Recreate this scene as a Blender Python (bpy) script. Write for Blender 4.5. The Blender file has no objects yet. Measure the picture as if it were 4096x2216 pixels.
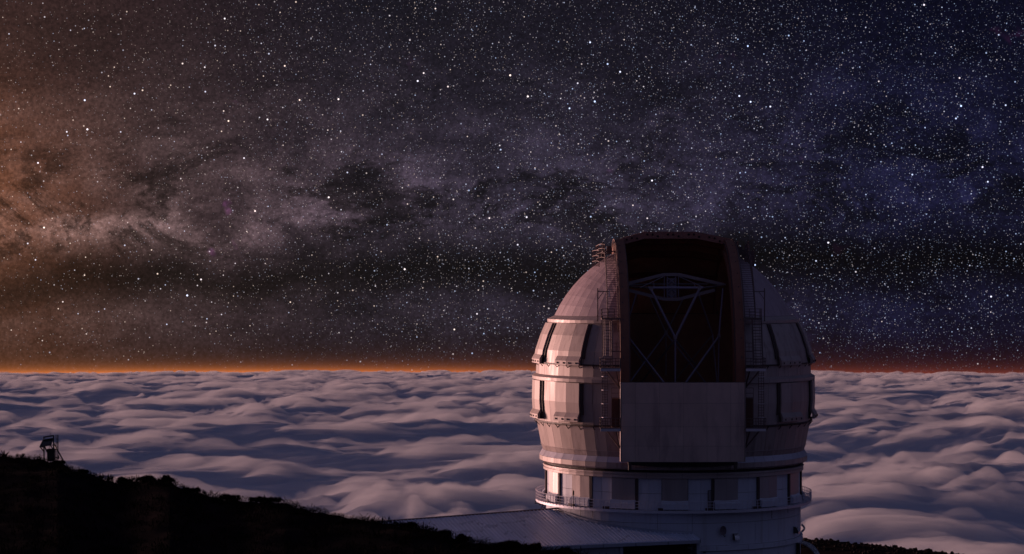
import bpy, math, random
import numpy as np
from mathutils import Vector, Matrix

random.seed(7)
RNG = np.random.default_rng(11)
scene = bpy.context.scene
PI = math.pi

# ------------------------------------------------------------------ camera
F = 9640.0                      # focal length in pixels of the 4096 px wide photograph
cam_d = bpy.data.cameras.new("camera")
cam_d.sensor_width = 36.0
cam_d.lens = 36.0 * F / 4096.0
cam_d.clip_start = 0.5
cam_d.clip_end = 90000.0
cam = bpy.data.objects.new("camera", cam_d)
cam.location = (0, 0, 0)
cam.rotation_euler = (PI / 2, 0, 0)
scene.collection.objects.link(cam)
scene.camera = cam

# ------------------------------------------------------------------ sun / world / exposure
SUN_AZ = math.radians(54)       # to the left of the view direction, a little beyond the dome
SUN_EL = math.radians(3.6)
sdir = Vector((-math.sin(SUN_AZ) * math.cos(SUN_EL), math.cos(SUN_AZ) * math.cos(SUN_EL), math.sin(SUN_EL)))
sun_d = bpy.data.lights.new("sun", 'SUN')
sun_d.energy = 3.8
sun_d.angle = math.radians(15)
sun_d.color = (1.0, 0.57, 0.49)
sun = bpy.data.objects.new("sun", sun_d)
sun.rotation_euler = sdir.to_track_quat('Z', 'Y').to_euler()
scene.collection.objects.link(sun)

scene.view_settings.view_transform = 'Standard'
scene.view_settings.look = 'None'
scene.view_settings.exposure = 0.0
scene.view_settings.gamma = 1.0
scene.view_settings.use_curve_mapping = False


class NT:
    """tiny node helper"""
    def __init__(self, tree):
        self.t = tree; self.n = tree.nodes; self.l = tree.links

    def new(self, kind, **kw):
        n = self.n.new(kind)
        for k, v in kw.items():
            setattr(n, k, v)
        return n

    def put(self, sock, v):
        if hasattr(v, 'is_output') or isinstance(v, bpy.types.NodeSocket):
            self.l.new(v, sock)
        else:
            sock.default_value = v

    def math(self, op, a, b=0.0, c=None, clamp=False):
        n = self.new('ShaderNodeMath', operation=op, use_clamp=clamp)
        self.put(n.inputs[0], a); self.put(n.inputs[1], b)
        if c is not None: self.put(n.inputs[2], c)
        return n.outputs[0]

    def rng(self, v, a, b, c, d, kind='SMOOTHSTEP'):
        n = self.new('ShaderNodeMapRange', interpolation_type=kind)
        self.put(n.inputs['Value'], v)
        n.inputs['From Min'].default_value = a; n.inputs['From Max'].default_value = b
        n.inputs['To Min'].default_value = c; n.inputs['To Max'].default_value = d
        return n.outputs['Result']

    def mix(self, f, a, b, blend='MIX'):
        n = self.new('ShaderNodeMix', data_type='RGBA', blend_type=blend)
        self.put(n.inputs[0], f)
        for s, v in ((n.inputs[6], a), (n.inputs[7], b)):
            if isinstance(v, tuple) and len(v) == 3: v = v + (1.0,)
            self.put(s, v)
        return n.outputs[2]

    def scale(self, col, f):
        n = self.new('ShaderNodeVectorMath', operation='SCALE')
        if isinstance(col, tuple): col = col[:3]
        self.put(n.inputs[0], col); self.put(n.inputs['Scale'], f)
        return n.outputs[0]

    def add(self, a, b):
        n = self.new('ShaderNodeVectorMath', operation='ADD')
        self.put(n.inputs[0], a); self.put(n.inputs[1], b)
        return n.outputs[0]

    def vmul(self, a, b):
        n = self.new('ShaderNodeVectorMath', operation='MULTIPLY')
        self.put(n.inputs[0], a); self.put(n.inputs[1], b)
        return n.outputs[0]

    def noise(self, vec, scale, detail=4, rough=0.55, dist=0.0, dim='3D'):
        n = self.new('ShaderNodeTexNoise', noise_dimensions=dim)
        if vec is not None: self.put(n.inputs['Vector'], vec)
        n.inputs['Scale'].default_value = scale
        n.inputs['Detail'].default_value = detail
        n.inputs['Roughness'].default_value = rough
        n.inputs['Distortion'].default_value = dist
        return n.outputs['Fac']


world = bpy.data.worlds.new("World")
scene.world = world
world.use_nodes = True
wt = NT(world.node_tree)
wt.n.clear()
geo = wt.new('ShaderNodeTexCoord')
D = geo.outputs['Generated']
sep = wt.new('ShaderNodeSeparateXYZ'); wt.put(sep.inputs[0], D)
dx, dy, dz = sep.outputs
u = wt.math('DIVIDE', dx, 0.21)                       # -1..1 across the frame
el = wt.math('ADD', dz, 0.0395)                       # 0 on the cloud horizon
# twilight: physical sky, its horizon lowered onto the cloud horizon
lift = wt.new('ShaderNodeCombineXYZ')
wt.put(lift.inputs[0], dx); wt.put(lift.inputs[1], dy); wt.put(lift.inputs[2], wt.math('ADD', dz, 0.07))
nrm = wt.new('ShaderNodeVectorMath', operation='NORMALIZE'); wt.put(nrm.inputs[0], lift.outputs[0])
sky = wt.new('ShaderNodeTexSky', sky_type='NISHITA')
sky.sun_disc = False
sky.sun_elevation = math.radians(-2.5)
sky.sun_rotation = -SUN_AZ
sky.altitude = 2200
wt.put(sky.inputs[0], nrm.outputs[0])
dusk = wt.scale(sky.outputs[0], 0.008)
# glow of the night sky, warm on the left, deep blue on the right of the view
base = wt.mix(wt.rng(u, -1.1, -0.25, 0, 1), (0.038, 0.018, 0.016), (0.0095, 0.0075, 0.0135))
base = wt.mix(wt.rng(u, -0.2, 0.8, 0, 1), base, (0.0016, 0.0016, 0.0085))
# the rest of the dome of the sky: even dusk blue
base = wt.mix(wt.rng(dy, 0.93, 0.35, 0, 1), base, (0.031, 0.036, 0.080))
# milky way: a patchy band with a dark lane under it
warp = wt.math('SUBTRACT', wt.noise(D, 8.0, 6, 0.6), 0.5)
warp2 = wt.math('SUBTRACT', wt.noise(D, 14.0, 6, 0.62), 0.5)


def gauss(v, c, w, ww, wamp):
    q = wt.math('DIVIDE', wt.math('ADD', wt.math('SUBTRACT', v, c), wt.math('MULTIPLY', ww, wamp)), w)
    return wt.math('POWER', 2.718, wt.math('MULTIPLY', wt.math('MULTIPLY', q, q), -1.0))


bc = wt.math('ADD', wt.math('MULTIPLY', u, 0.010), 0.024)
bv = wt.math('ADD', wt.math('SUBTRACT', dz, bc), wt.math('MULTIPLY', warp2, 0.030))
bw = wt.rng(bv, -0.004, 0.012, 0.013, 0.050)
bq = wt.math('DIVIDE', bv, bw)
band = wt.math('POWER', 2.718, wt.math('MULTIPLY', wt.math('MULTIPLY', bq, bq), -1.0))
lane = gauss(dz, wt.math('ADD', wt.math('MULTIPLY', u, 0.006), 0.003), 0.011, warp2, 0.045)
low = gauss(dz, -0.014, 0.013, warp, 0.03)
stretch = wt.vmul(D, (1.0, 1.0, 2.0))
puff = wt.rng(wt.noise(stretch, 30.0, 10, 0.68, 0.25), 0.36, 0.68, 0, 1, 'LINEAR')
dust = wt.rng(wt.noise(stretch, 21.0, 11, 0.74, 0.5), 0.47, 0.58, 0, 1)
mw = wt.math('ADD', wt.math('MULTIPLY', band, wt.math('ADD', 0.28, wt.math('MULTIPLY', wt.math('POWER', puff, 1.6), 1.35))),
             wt.math('MULTIPLY', low, wt.math('MULTIPLY', puff, 0.75)))
core = wt.math('MULTIPLY', wt.rng(bv, -0.006, 0.004, 0, 1), wt.rng(bv, 0.022, 0.004, 0, 1))
core = wt.math('MULTIPLY', core, wt.rng(u, 0.1, -0.35, 0, 1))
mw = wt.math('ADD', mw, wt.math('MULTIPLY', core, wt.math('MULTIPLY', wt.math('MULTIPLY', puff, puff), 1.9)))
mwc = wt.mix(wt.rng(u, -1.0, 0.1, 0, 1), (0.088, 0.052, 0.047), (0.034, 0.026, 0.046))
mwc = wt.mix(wt.rng(u, 0.1, 0.8, 0, 1), mwc, (0.010, 0.010, 0.036))
neb = wt.math('MULTIPLY', wt.rng(wt.noise(D, 58.0, 3, 0.5), 0.70, 0.80, 0, 1), wt.math('MULTIPLY', band, 0.9))
# orange glow hugging the left edge
og = wt.math('MULTIPLY', wt.rng(u, -1.25, -0.66, 1, 0), gauss(dz, 0.028, 0.045, warp, 0.05))
col = wt.add(wt.add(base, wt.scale(mwc, mw)), wt.scale((0.13, 0.03, 0.12), neb))
col = wt.add(col, wt.scale((0.17, 0.046, 0.005), og))
shade = wt.math('MULTIPLY', dust, wt.math('ADD', wt.math('MULTIPLY', band, 0.62), 0.12))
shade = wt.math('MAXIMUM', shade, wt.math('MULTIPLY', lane, 0.70))
col = wt.scale(col, wt.math('SUBTRACT', 1.0, wt.math('MINIMUM', wt.math('ADD', shade, 0.0), 0.85)))
# fine grain of unresolved stars
grain = wt.rng(wt.noise(D, 700.0, 2, 0.7), 0.36, 0.72, 0.7, 1.35, 'LINEAR')
col = wt.scale(col, grain)
# glow on the cloud horizon
hz = wt.math('POWER', 2.718, wt.math('DIVIDE', wt.math('MAXIMUM', el, 0.0), -0.0042))
hz2 = wt.math('POWER', 2.718, wt.math('DIVIDE', wt.math('MAXIMUM', el, 0.0), -0.0015))
hcol = wt.mix(wt.rng(u, -1.0, 0.6, 0, 1), (0.115, 0.040, 0.012), (0.075, 0.018, 0.010))
hcol2 = wt.mix(wt.rng(u, -0.5, 0.5, 0, 1), (0.62, 0.15, 0.025), (0.10, 0.015, 0.006))
front = wt.rng(dy, 0.0, 0.7, 0.15, 1)
col = wt.add(col, wt.scale(hcol, wt.math('MULTIPLY', hz, front)))
col = wt.add(col, wt.scale(hcol2, wt.math('MULTIPLY', hz2, front)))


def star_layer(scale, rad, seed, strength, thin, dens):
    mp = wt.new('ShaderNodeMapping')
    mp.inputs['Location'].default_value = (seed * 3.1, seed * 1.7, seed * 2.3)
    mp.inputs['Rotation'].default_value = (seed * .3, seed * .2, seed * .5)
    wt.put(mp.inputs[0], D)
    v = wt.new('ShaderNodeTexVoronoi', feature='F1')
    v.inputs['Scale'].default_value = scale
    v.inputs['Randomness'].default_value = 1.0
    wt.put(v.inputs['Vector'], mp.outputs[0])
    s2 = wt.new('ShaderNodeSeparateColor'); wt.put(s2.inputs[0], v.outputs['Color'])
    rr, gg, bb = s2.outputs
    keep = wt.math('LESS_THAN', gg, dens)                         # share of the cells that carry a star
    mag = wt.math('ADD', 0.12, wt.math('MULTIPLY', 1.0, wt.math('POWER', rr, thin)))
    rs = wt.math('MULTIPLY', rad, wt.math('ADD', 0.6, wt.math('MULTIPLY', 0.75, rr)))
    disc = wt.math('SUBTRACT', 1.0, wt.math('DIVIDE', v.outputs['Distance'], rs), clamp=True)
    disc = wt.math('MINIMUM', wt.math('MULTIPLY', disc, 1.7), 1.0)
    s = wt.math('MULTIPLY', wt.math('MULTIPLY', disc, keep), wt.math('MULTIPLY', mag, strength))
    tint = wt.mix(wt.math('ADD', bb, wt.math('MULTIPLY', u, 0.3), clamp=True), (1.0, 0.76, 0.64), (0.52, 0.66, 1.0))
    return wt.scale(tint, s)


fade = wt.rng(el, 0.0, 0.02, 0.25, 1)
dleft = wt.rng(u, -1.0, 0.2, 0.30, 1.0)
clump = wt.math('MULTIPLY', dleft, wt.rng(wt.noise(D, 16.0, 5, 0.6), 0.38, 0.62, 0.55, 1.15, 'LINEAR'))
clump = wt.math('ADD', clump, wt.math('MULTIPLY', wt.math('MULTIPLY', band, puff), 0.35))
stars = star_layer(300, 0.098, 1, 2.4, 9.0, 0.9)
stars = wt.add(stars, star_layer(560, 0.14, 2, 0.9, 3.0, wt.math('MULTIPLY', clump, 0.85)))
stars = wt.add(stars, star_layer(900, 0.19, 3, 0.40, 1.6, clump))
stars = wt.add(stars, star_layer(1250, 0.22, 4, 0.20, 1.0, clump))
stars = wt.scale(stars, fade)
col = wt.add(wt.add(col, dusk), stars)
bg = wt.new('ShaderNodeBackground')
wt.put(bg.inputs[0], col)
bg.inputs[1].default_value = 1.0
wo = wt.new('ShaderNodeOutputWorld')
wt.l.new(bg.outputs[0], wo.inputs[0])
world.cycles.sampling_method = 'MANUAL'
world.cycles.sample_map_resolution = 512

cy = scene.cycles
cy.max_bounces = 6
cy.diffuse_bounces = 3
cy.glossy_bounces = 2
cy.volume_bounces = 3
cy.transparent_max_bounces = 24
cy.use_denoising = True
cy.denoiser = 'OPENIMAGEDENOISE'
cy.sample_clamp_indirect = 3.0


# ------------------------------------------------------------------ helpers
def at(px, py, dist):
    """the point of the place that the photograph shows at pixel px, py, dist metres ahead"""
    return Vector(((px - 2048) / F * dist, dist, -(py - 1108) / F * dist))


def tag(o, label=None, cat=None, group=None, kind=None):
    for k, v in (('label', label), ('category', cat), ('group', group), ('kind', kind)):
        if v: o[k] = v
    return o


def empty(name, loc, label=None, cat=None, group=None):
    o = bpy.data.objects.new(name, None)
    o.location = loc
    scene.collection.objects.link(o)
    return tag(o, label, cat, group)


def link(o, parent=None):
    scene.collection.objects.link(o)
    if parent is not None:
        o.parent = parent
        off = Vector(parent.location) if parent.parent is None else Vector((0, 0, 0))
        o.matrix_parent_inverse = Matrix.Translation(-off)
    return o


class MB:
    def __init__(self):
        self.v = []; self.f = []

    def add(self, vs, fs):
        n = len(self.v)
        self.v += [tuple(p) for p in vs]
        self.f += [tuple(i + n for i in f) for f in fs]
        return self

    def hexa(self, p):          # 8 points: bottom ring 0-3, top ring 4-7
        return self.add(p, [(3, 2, 1, 0), (4, 5, 6, 7), (0, 1, 5, 4), (1, 2, 6, 5), (2, 3, 7, 6), (3, 0, 4, 7)])

    def box(self, c, s, m=None):
        c = Vector(c); hx, hy, hz_ = s[0] / 2, s[1] / 2, s[2] / 2
        P = [Vector(q) for q in ((-hx, -hy, -hz_), (hx, -hy, -hz_), (hx, hy, -hz_), (-hx, hy, -hz_),
                                 (-hx, -hy, hz_), (hx, -hy, hz_), (hx, hy, hz_), (-hx, hy, hz_))]
        if m is not None: P = [m @ q for q in P]
        return self.hexa([c + q for q in P])

    def tube(self, a, b, r, n=6, r2=None):
        a = Vector(a); b = Vector(b); d = b - a
        if d.length < 1e-6: return self
        q = d.to_track_quat('Z', 'Y')
        r2 = r if r2 is None else r2
        vs = []
        for P, rr in ((a, r), (b, r2)):
            for k in range(n):
                t = 2 * PI * k / n + PI / n
                vs.append(P + q @ Vector((rr * math.cos(t), rr * math.sin(t), 0)))
        fs = [(k, (k + 1) % n, n + (k + 1) % n, n + k) for k in range(n)]
        fs += [tuple(range(n - 1, -1, -1)), tuple(range(n, 2 * n))]
        return self.add(vs, fs)

    def beam(self, a, b, w, h, up=Vector((0, 0, 1))):
        a = Vector(a); b = Vector(b); d = (b - a).normalized()
        s = d.cross(up)
        if s.length < 1e-4: s = d.cross(Vector((1, 0, 0)))
        s.normalize(); t = s.cross(d).normalized()
        s *= w / 2; t *= h / 2
        return self.hexa([a - s - t, a + s - t, b + s - t, b - s - t, a - s + t, a + s + t, b + s + t, b - s + t])

    def build(self, name, m, parent=None, smooth=False):
        me = bpy.data.meshes.new(name)
        me.from_pydata(self.v, [], self.f)
        me.update()
        if smooth: me.shade_smooth()
        me.materials.append(m)
        o = bpy.data.objects.new(name, me)
        return link(o, parent)


def np_mesh(name, verts, faces, m, parent=None, smooth=True):
    """faces: int array (n,k)"""
    me = bpy.data.meshes.new(name)
    k = faces.shape[1]
    me.vertices.add(len(verts)); me.vertices.foreach_set('co', np.ascontiguousarray(verts, dtype=np.float32).ravel())
    me.loops.add(faces.size); me.loops.foreach_set('vertex_index', np.ascontiguousarray(faces, dtype=np.int32).ravel())
    me.polygons.add(len(faces)); me.polygons.foreach_set('loop_start', np.arange(0, faces.size, k, dtype=np.int32))
    me.update(calc_edges=True)
    if smooth: me.shade_smooth()
    else: me.shade_flat()
    me.materials.append(m)
    return link(bpy.data.objects.new(name, me), parent)


# ------------------------------------------------------------------ noise
_perm = np.random.default_rng(3).permutation(4096)
_ang = np.random.default_rng(4).random(4096) * 2 * PI


def gnoise(x, y):
    xi = np.floor(x).astype(np.int64); yi = np.floor(y).astype(np.int64)
    xf = x - xi; yf = y - yi

    def g(ix, iy, fx, fy):
        h = _perm[(ix + _perm[iy & 4095]) & 4095]
        a = _ang[h]
        return np.cos(a) * fx + np.sin(a) * fy
    sx = xf ** 3 * (xf * (xf * 6 - 15) + 10); sy = yf ** 3 * (yf * (yf * 6 - 15) + 10)
    n00 = g(xi, yi, xf, yf); n10 = g(xi + 1, yi, xf - 1, yf)
    n01 = g(xi, yi + 1, xf, yf - 1); n11 = g(xi + 1, yi + 1, xf - 1, yf - 1)
    return 1.5 * ((n00 * (1 - sx) + n10 * sx) * (1 - sy) + (n01 * (1 - sx) + n11 * sx) * sy)


def fbm(x, y, oct=4, gain=0.5):
    s = 0; a = 1.0; t = 0
    for k in range(oct):
        s = s + a * gnoise(x * 2 ** k + 17.3 * k, y * 2 ** k - 9.1 * k); t += a; a *= gain
    return s / t


# ------------------------------------------------------------------ materials
def principled(name, color, rough=0.6, metal=0.0, var=0.06, nscale=1.5, stretch=(1, 1, 1), bump=0.0, rand=0.0,
               dirt=None, dirt_amt=0.3, spec=0.4):
    m = bpy.data.materials.new(name); m.use_nodes = True
    t = NT(m.node_tree); t.n.clear()
    tc = t.new('ShaderNodeTexCoord')
    vec = t.vmul(tc.outputs['Object'], stretch)
    n1 = t.noise(vec, nscale, 5, 0.6)
    f = t.rng(n1, 0.3, 0.7, 1 - var, 1 + var, 'LINEAR')
    c = t.scale(color, f)
    if rand:
        oi = t.new('ShaderNodeObjectInfo')
        c = t.scale(c, t.rng(oi.outputs['Random'], 0, 1, 1 - rand, 1 + rand, 'LINEAR'))
    if dirt is not None:
        v2 = t.vmul(tc.outputs['Object'], (stretch[0] * 1.0, stretch[1] * 1.0, stretch[2] * 0.35))
        n2 = t.noise(v2, nscale * 1.3, 6, 0.7, 0.3)
        c = t.mix(t.math('MULTIPLY', t.rng(n2, 0.5, 0.68, 0, 1), dirt_amt), c, dirt)
    b = t.new('ShaderNodeBsdfPrincipled')
    t.put(b.inputs['Base Color'], c)
    b.inputs['Metallic'].default_value = metal
    b.inputs['Specular IOR Level'].default_value = spec
    t.put(b.inputs['Roughness'], t.rng(n1, 0.3, 0.7, max(rough - 0.08, 0), min(rough + 0.08, 1), 'LINEAR'))
    if bump:
        bp = t.new('ShaderNodeBump'); bp.inputs['Strength'].default_value = bump
        bp.inputs['Distance'].default_value = 0.05
        t.put(bp.inputs['Height'], t.noise(tc.outputs['Object'], nscale * 4, 5, 0.6))
        t.put(b.inputs['Normal'], bp.outputs[0])
    o = t.new('ShaderNodeOutputMaterial'); t.l.new(b.outputs[0], o.inputs[0])
    return m


M = {}
M['panel'] = principled('dome_panel_metal', (0.46, 0.375, 0.36), 0.5, 0.15, 0.10, 0.9, (1, 1, 0.22), 0.05, 0.10,
                        (0.24, 0.17, 0.16), 0.6)
M['cap'] = principled('dome_cap_metal', (0.44, 0.34, 0.38), 0.5, 0.1, 0.08, 0.8, (1, 1, 0.3), 0.05, 0.07,
                      (0.26, 0.19, 0.21), 0.3)
M['ring'] = principled('ring_metal', (0.46, 0.38, 0.37), 0.5, 0.2, 0.08, 1.2, (1, 1, 1), 0.0, 0.04)
M['screen'] = principled('windscreen_metal', (0.66, 0.49, 0.44), 0.5, 0.0, 0.14, 0.35, (1, 1, 0.5), 0.05, 0.06,
                         (0.36, 0.25, 0.25), 0.6)
M['drum_pale'] = principled('drum_pale_cladding', (0.64, 0.66, 0.76), 0.6, 0.0, 0.05, 1.1, (1, 1, 0.4), 0.0, 0.02,
                            (0.36, 0.34, 0.34), 0.2)
M['drum_leaf'] = principled('drum_leaf_metal', (0.42, 0.36, 0.36), 0.42, 0.35, 0.09, 1.1, (1, 1, 0.15), 0.08, 0.03,
                            (0.30, 0.25, 0.24), 0.3)
M['tower'] = principled('tower_cladding', (0.64, 0.66, 0.76), 0.65, 0.0, 0.05, 0.55, (1, 1, 0.12), 0.0, 0.02,
                        (0.35, 0.33, 0.33), 0.45)
M['dark'] = principled('dark_fill', (0.025, 0.018, 0.02), 0.7)  # near black; also paints the shaded gap under the windscreen and the header holes
M['joint'] = principled('joint_backing', (0.10, 0.08, 0.085), 0.8)
M['groove'] = principled('groove_rail', (0.075, 0.05, 0.05), 0.6)
M['lining'] = principled('inner_lining', (0.46, 0.24, 0.16), 0.85, 0, 0.2, 0.3)
M['girder'] = principled('girder_dark_paint', (0.25, 0.105, 0.070), 0.55, 0.1, 0.2, 0.8, (1, 1, .3))
M['header'] = principled('header_beam_paint', (0.34, 0.17, 0.14), 0.6, 0.1, 0.15, 0.8)
M['steel'] = principled('galvanised_stair_steel', (0.15, 0.105, 0.105), 0.5, 0.3, 0.1, 2.0)
M['rail'] = principled('railing_steel', (0.68, 0.66, 0.74), 0.5, 0.3, 0.06, 2.0)
M['truss'] = principled('telescope_tube_paint', (0.30, 0.28, 0.38), 0.45, 0.1, 0.05, 1.0)
M['truss_dark'] = principled('telescope_beam_paint', (0.30, 0.27, 0.30), 0.5, 0.2, 0.05, 1.0)
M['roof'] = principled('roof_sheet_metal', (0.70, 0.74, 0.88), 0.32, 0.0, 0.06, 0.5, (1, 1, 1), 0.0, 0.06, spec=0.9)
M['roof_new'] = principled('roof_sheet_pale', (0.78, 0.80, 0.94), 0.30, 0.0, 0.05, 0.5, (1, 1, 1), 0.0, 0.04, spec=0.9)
M['skirt_sheen'] = principled('skirt_metal_sky_sheen', (0.55, 0.53, 0.62), 0.38, 0.2, 0.06, 1.0, (1, 1, 1), 0.0, 0.08)  # sky reflection painted in: paler and bluer than the other dome panels
M['fascia'] = principled('fascia_cladding', (0.42, 0.44, 0.52), 0.6, 0.1, 0.05, 1.0)
M['door'] = principled('painted_door', (0.30, 0.27, 0.30), 0.5)
M['brown'] = principled('brown_door', (0.13, 0.055, 0.04), 0.6)
M['glass'] = principled('dark_glass', (0.02, 0.02, 0.025), 0.15, 0, 0.02)
M['green'] = principled('green_lamp_head', (0.06, 0.09, 0.05), 0.5)
M['silver'] = principled('bright_hood_metal', (0.62, 0.60, 0.62), 0.28, 0.7, 0.05)
M['black'] = principled('black_steel', (0.03, 0.028, 0.03), 0.6)
M['dish'] = principled('dish_paint', (0.18, 0.14, 0.16), 0.6)
M['ground'] = principled('lava_soil', (0.014, 0.008, 0.009), 0.95, 0, 0.3, 0.6, (1, 1, 1), 0.3, spec=0.02)
M['scrub'] = principled('scrub_leaf', (0.010, 0.007, 0.005), 0.9, 0, 0.3, 2.0, spec=0.02)
M['rock'] = principled('lava_rock', (0.018, 0.012, 0.012), 0.9, 0, 0.3, 2.0, spec=0.1)

# ------------------------------------------------------------------ terrain
RIDGE = [(-2500, 1640), (-900, 1720), (0, 1822), (84, 1829), (158, 1842), (233, 1848), (261, 1860), (303, 1881),
         (345, 1889), (382, 1906), (447, 1927), (466, 1930), (526, 1926), (559, 1920), (620, 1918), (685, 1924),
         (699, 1936), (745, 1956), (820, 1976), (885, 1994), (950, 2001), (978, 2006), (1043, 2002), (1141, 2016),
         (1256, 2046), (1431, 2075), (1500, 2086), (1571, 2092), (1652, 2102), (1745, 2130), (1804, 2142),
         (1837, 2154), (1902, 2168), (1967, 2182), (2076, 2183), (2152, 2195), (2185, 2206), (2283, 2211),
         (2326, 2221), (2500, 2270), (2900, 2420), (3500, 2600), (6000, 3000)]
rx = np.array([(p[0] - 2048) / F for p in RIDGE]); ry = np.array([(p[1] - 1108) / F for p in RIDGE])


def ridge_dist(uu):
    return np.interp(uu, [-0.45, -0.21, -0.06, 0.03, 0.3], [215, 190, 165, 150, 140])


def terrain(uu, dd):
    """height of the mountain at direction uu = x/y, distance dd = y"""
    uu = np.asarray(uu, float); dd = np.asarray(dd, float)
    X = uu * dd
    dr = ridge_dist(uu)
    zr = -np.interp(uu, rx, ry) * dr
    zf = zr - (dr - dd) * 0.07
    near = -2.5 - 0.30 * dd
    front_z = np.where(dd < 80, np.minimum(near, zf + 0 * dd), zf)
    back = zr - 0.33 * (dd - dr) - 0.0 * dd
    edge = np.interp(uu, [-0.3, 0.10, 0.120, 0.187, 0.4], [345, 355, 364, 342, 300])
    plat = np.where(dd < edge, -39.3, -39.3 - 0.45 * (dd - edge))
    plat = plat + 0.35 * fbm(X / 7 + 3, dd / 7, 4) * np.clip((dd - 310) / 20, 0, 1)
    side = np.abs(X - 19.4) - 75
    plat = plat - 0.4 * np.maximum(side, 0)
    z = np.where(dd < dr, front_z, np.maximum(back, plat))
    z = z + np.where(dd < dr + 10, 0.35, 0.0) * fbm(X / 3.5, dd / 3.5, 3) * 0.8
    return np.maximum(z, -900)


us = np.concatenate([np.linspace(-1.2, -0.25, 40), np.linspace(-0.245, 0.245, 520), np.linspace(0.25, 1.2, 40)])
ds = np.concatenate([np.linspace(2, 120, 30), np.linspace(122, 230, 90), np.linspace(233, 380, 80),
                     np.geomspace(386, 3200, 50)])
U, DD = np.meshgrid(us, ds)
Z = terrain(U, DD)
verts = np.stack([U * DD, DD, Z], -1).reshape(-1, 3)


def grid_faces(nr, nc):
    i = np.arange(nr - 1)[:, None] * nc + np.arange(nc - 1)[None, :]
    i = i.ravel()
    return np.stack([i, i + 1, i + nc + 1, i + nc], -1)


ground = np_mesh('ground', verts, grid_faces(len(ds), len(us)), M['ground'])
tag(ground, 'dark volcanic mountainside dropping away under the clouds', kind='structure')

# ------------------------------------------------------------------ sea of clouds
H0, RP = 600.0, 762000.0


def cloud_h(x, y):
    wx = x + 300 * fbm(x / 1700 + 5, y / 2100, 3)
    wy = y + 650 * fbm(x / 1300 - 8, y / 1900 + 3, 3)
    big = fbm(wx / 950, wy / 1200 + 40, 2)
    rot = wx * 0.94 + wy * 0.34, wy * 0.94 - wx * 0.34
    n1 = fbm(rot[0] / 520 + 9, rot[1] / 340, 2, 0.4)
    bil = 0.6 - np.abs(gnoise(wx / 430 + 31, wy / 270 + 7)) - 0.5 * np.abs(gnoise(wx / 200 + 3, wy / 125 + 77))
    mod = np.clip(0.9 + 1.6 * fbm(x / 1900 + 60, y / 2600, 2), 0.25, 1.8)
    fine = fbm(wx / 95, wy / 150, 3, 0.5)
    near = np.clip((9500 - y) / 5000, 0, 1)
    streak = fbm(rot[0] / 380 + 90, rot[1] / 85 + 11, 3, 0.58)
    puffy = fbm(wx / 55, wy / 75, 2, 0.5)
    h = 62 * big + 30 * n1 + 25 * bil * mod + 19 * streak + (4 + 9 * near) * fine * mod + 3.5 * near * puffy
    far = np.clip((y - 12000) / 15000, 0, 1)
    q = (50 * n1 + 44 * bil * mod + 24 * streak + 14 * near * fine * mod + 5 * near * puffy) / 34 - 0.20
    nb = np.clip((7400 - y) / 1500, 0, 1)
    q = q + 0.42 * nb - 0.45 * np.exp(-((x - 1300) / 900) ** 2 - ((y - 8300) / 900) ** 2)
    q = np.clip(q, 0, 1)
    crest = q * q * (3 - 2 * q)
    return h * (1 - 0.38 * far) - 24 * far, crest


def cloud_grid(na, nd, off, d0=4300, d1=33500):
    a = np.concatenate([np.linspace(-0.95, -0.27, na // 12), np.linspace(-0.262, 0.262, na), np.linspace(0.27, 0.95, na // 12)])
    t = np.linspace(0, 1, nd)
    h1 = 1 / ((1 - t) / d0 + t / d1)
    d = 0.72 * h1 + 0.28 * (d0 + (d1 - d0) * t)
    A, Dg = np.meshgrid(a, d)
    X = A * Dg; Y = Dg
    hh, cr = cloud_h(X, Y)
    Zc = -H0 - (X ** 2 + Y ** 2) / (2 * RP) + hh + (-1.0 + off * cr if off else 0)
    return np.stack([X, Y, Zc], -1), len(a), nd


def cloud_material():
    m = bpy.data.materials.new('cloud_core'); m.use_nodes = True
    t = NT(m.node_tree); t.n.clear()
    b = t.new('ShaderNodeBsdfDiffuse'); b.inputs[0].default_value = (0.62, 0.63, 0.70, 1)
    b.inputs['Roughness'].default_value = 1.0
    o = t.new('ShaderNodeOutputMaterial'); t.l.new(b.outputs[0], o.inputs[0])
    return m


def veil_material():
    m = bpy.data.materials.new('cloud_vapour'); m.use_nodes = True
    t = NT(m.node_tree); t.n.clear()
    v = t.new('ShaderNodeVolumePrincipled')
    v.inputs['Color'].default_value = (0.93, 0.93, 0.95, 1)
    v.inputs['Density'].default_value = 1 / 78.0
    v.inputs['Anisotropy'].default_value = 0.0
    o = t.new('ShaderNodeOutputMaterial'); t.l.new(v.outputs[0], o.inputs['Volume'])
    return m


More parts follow.
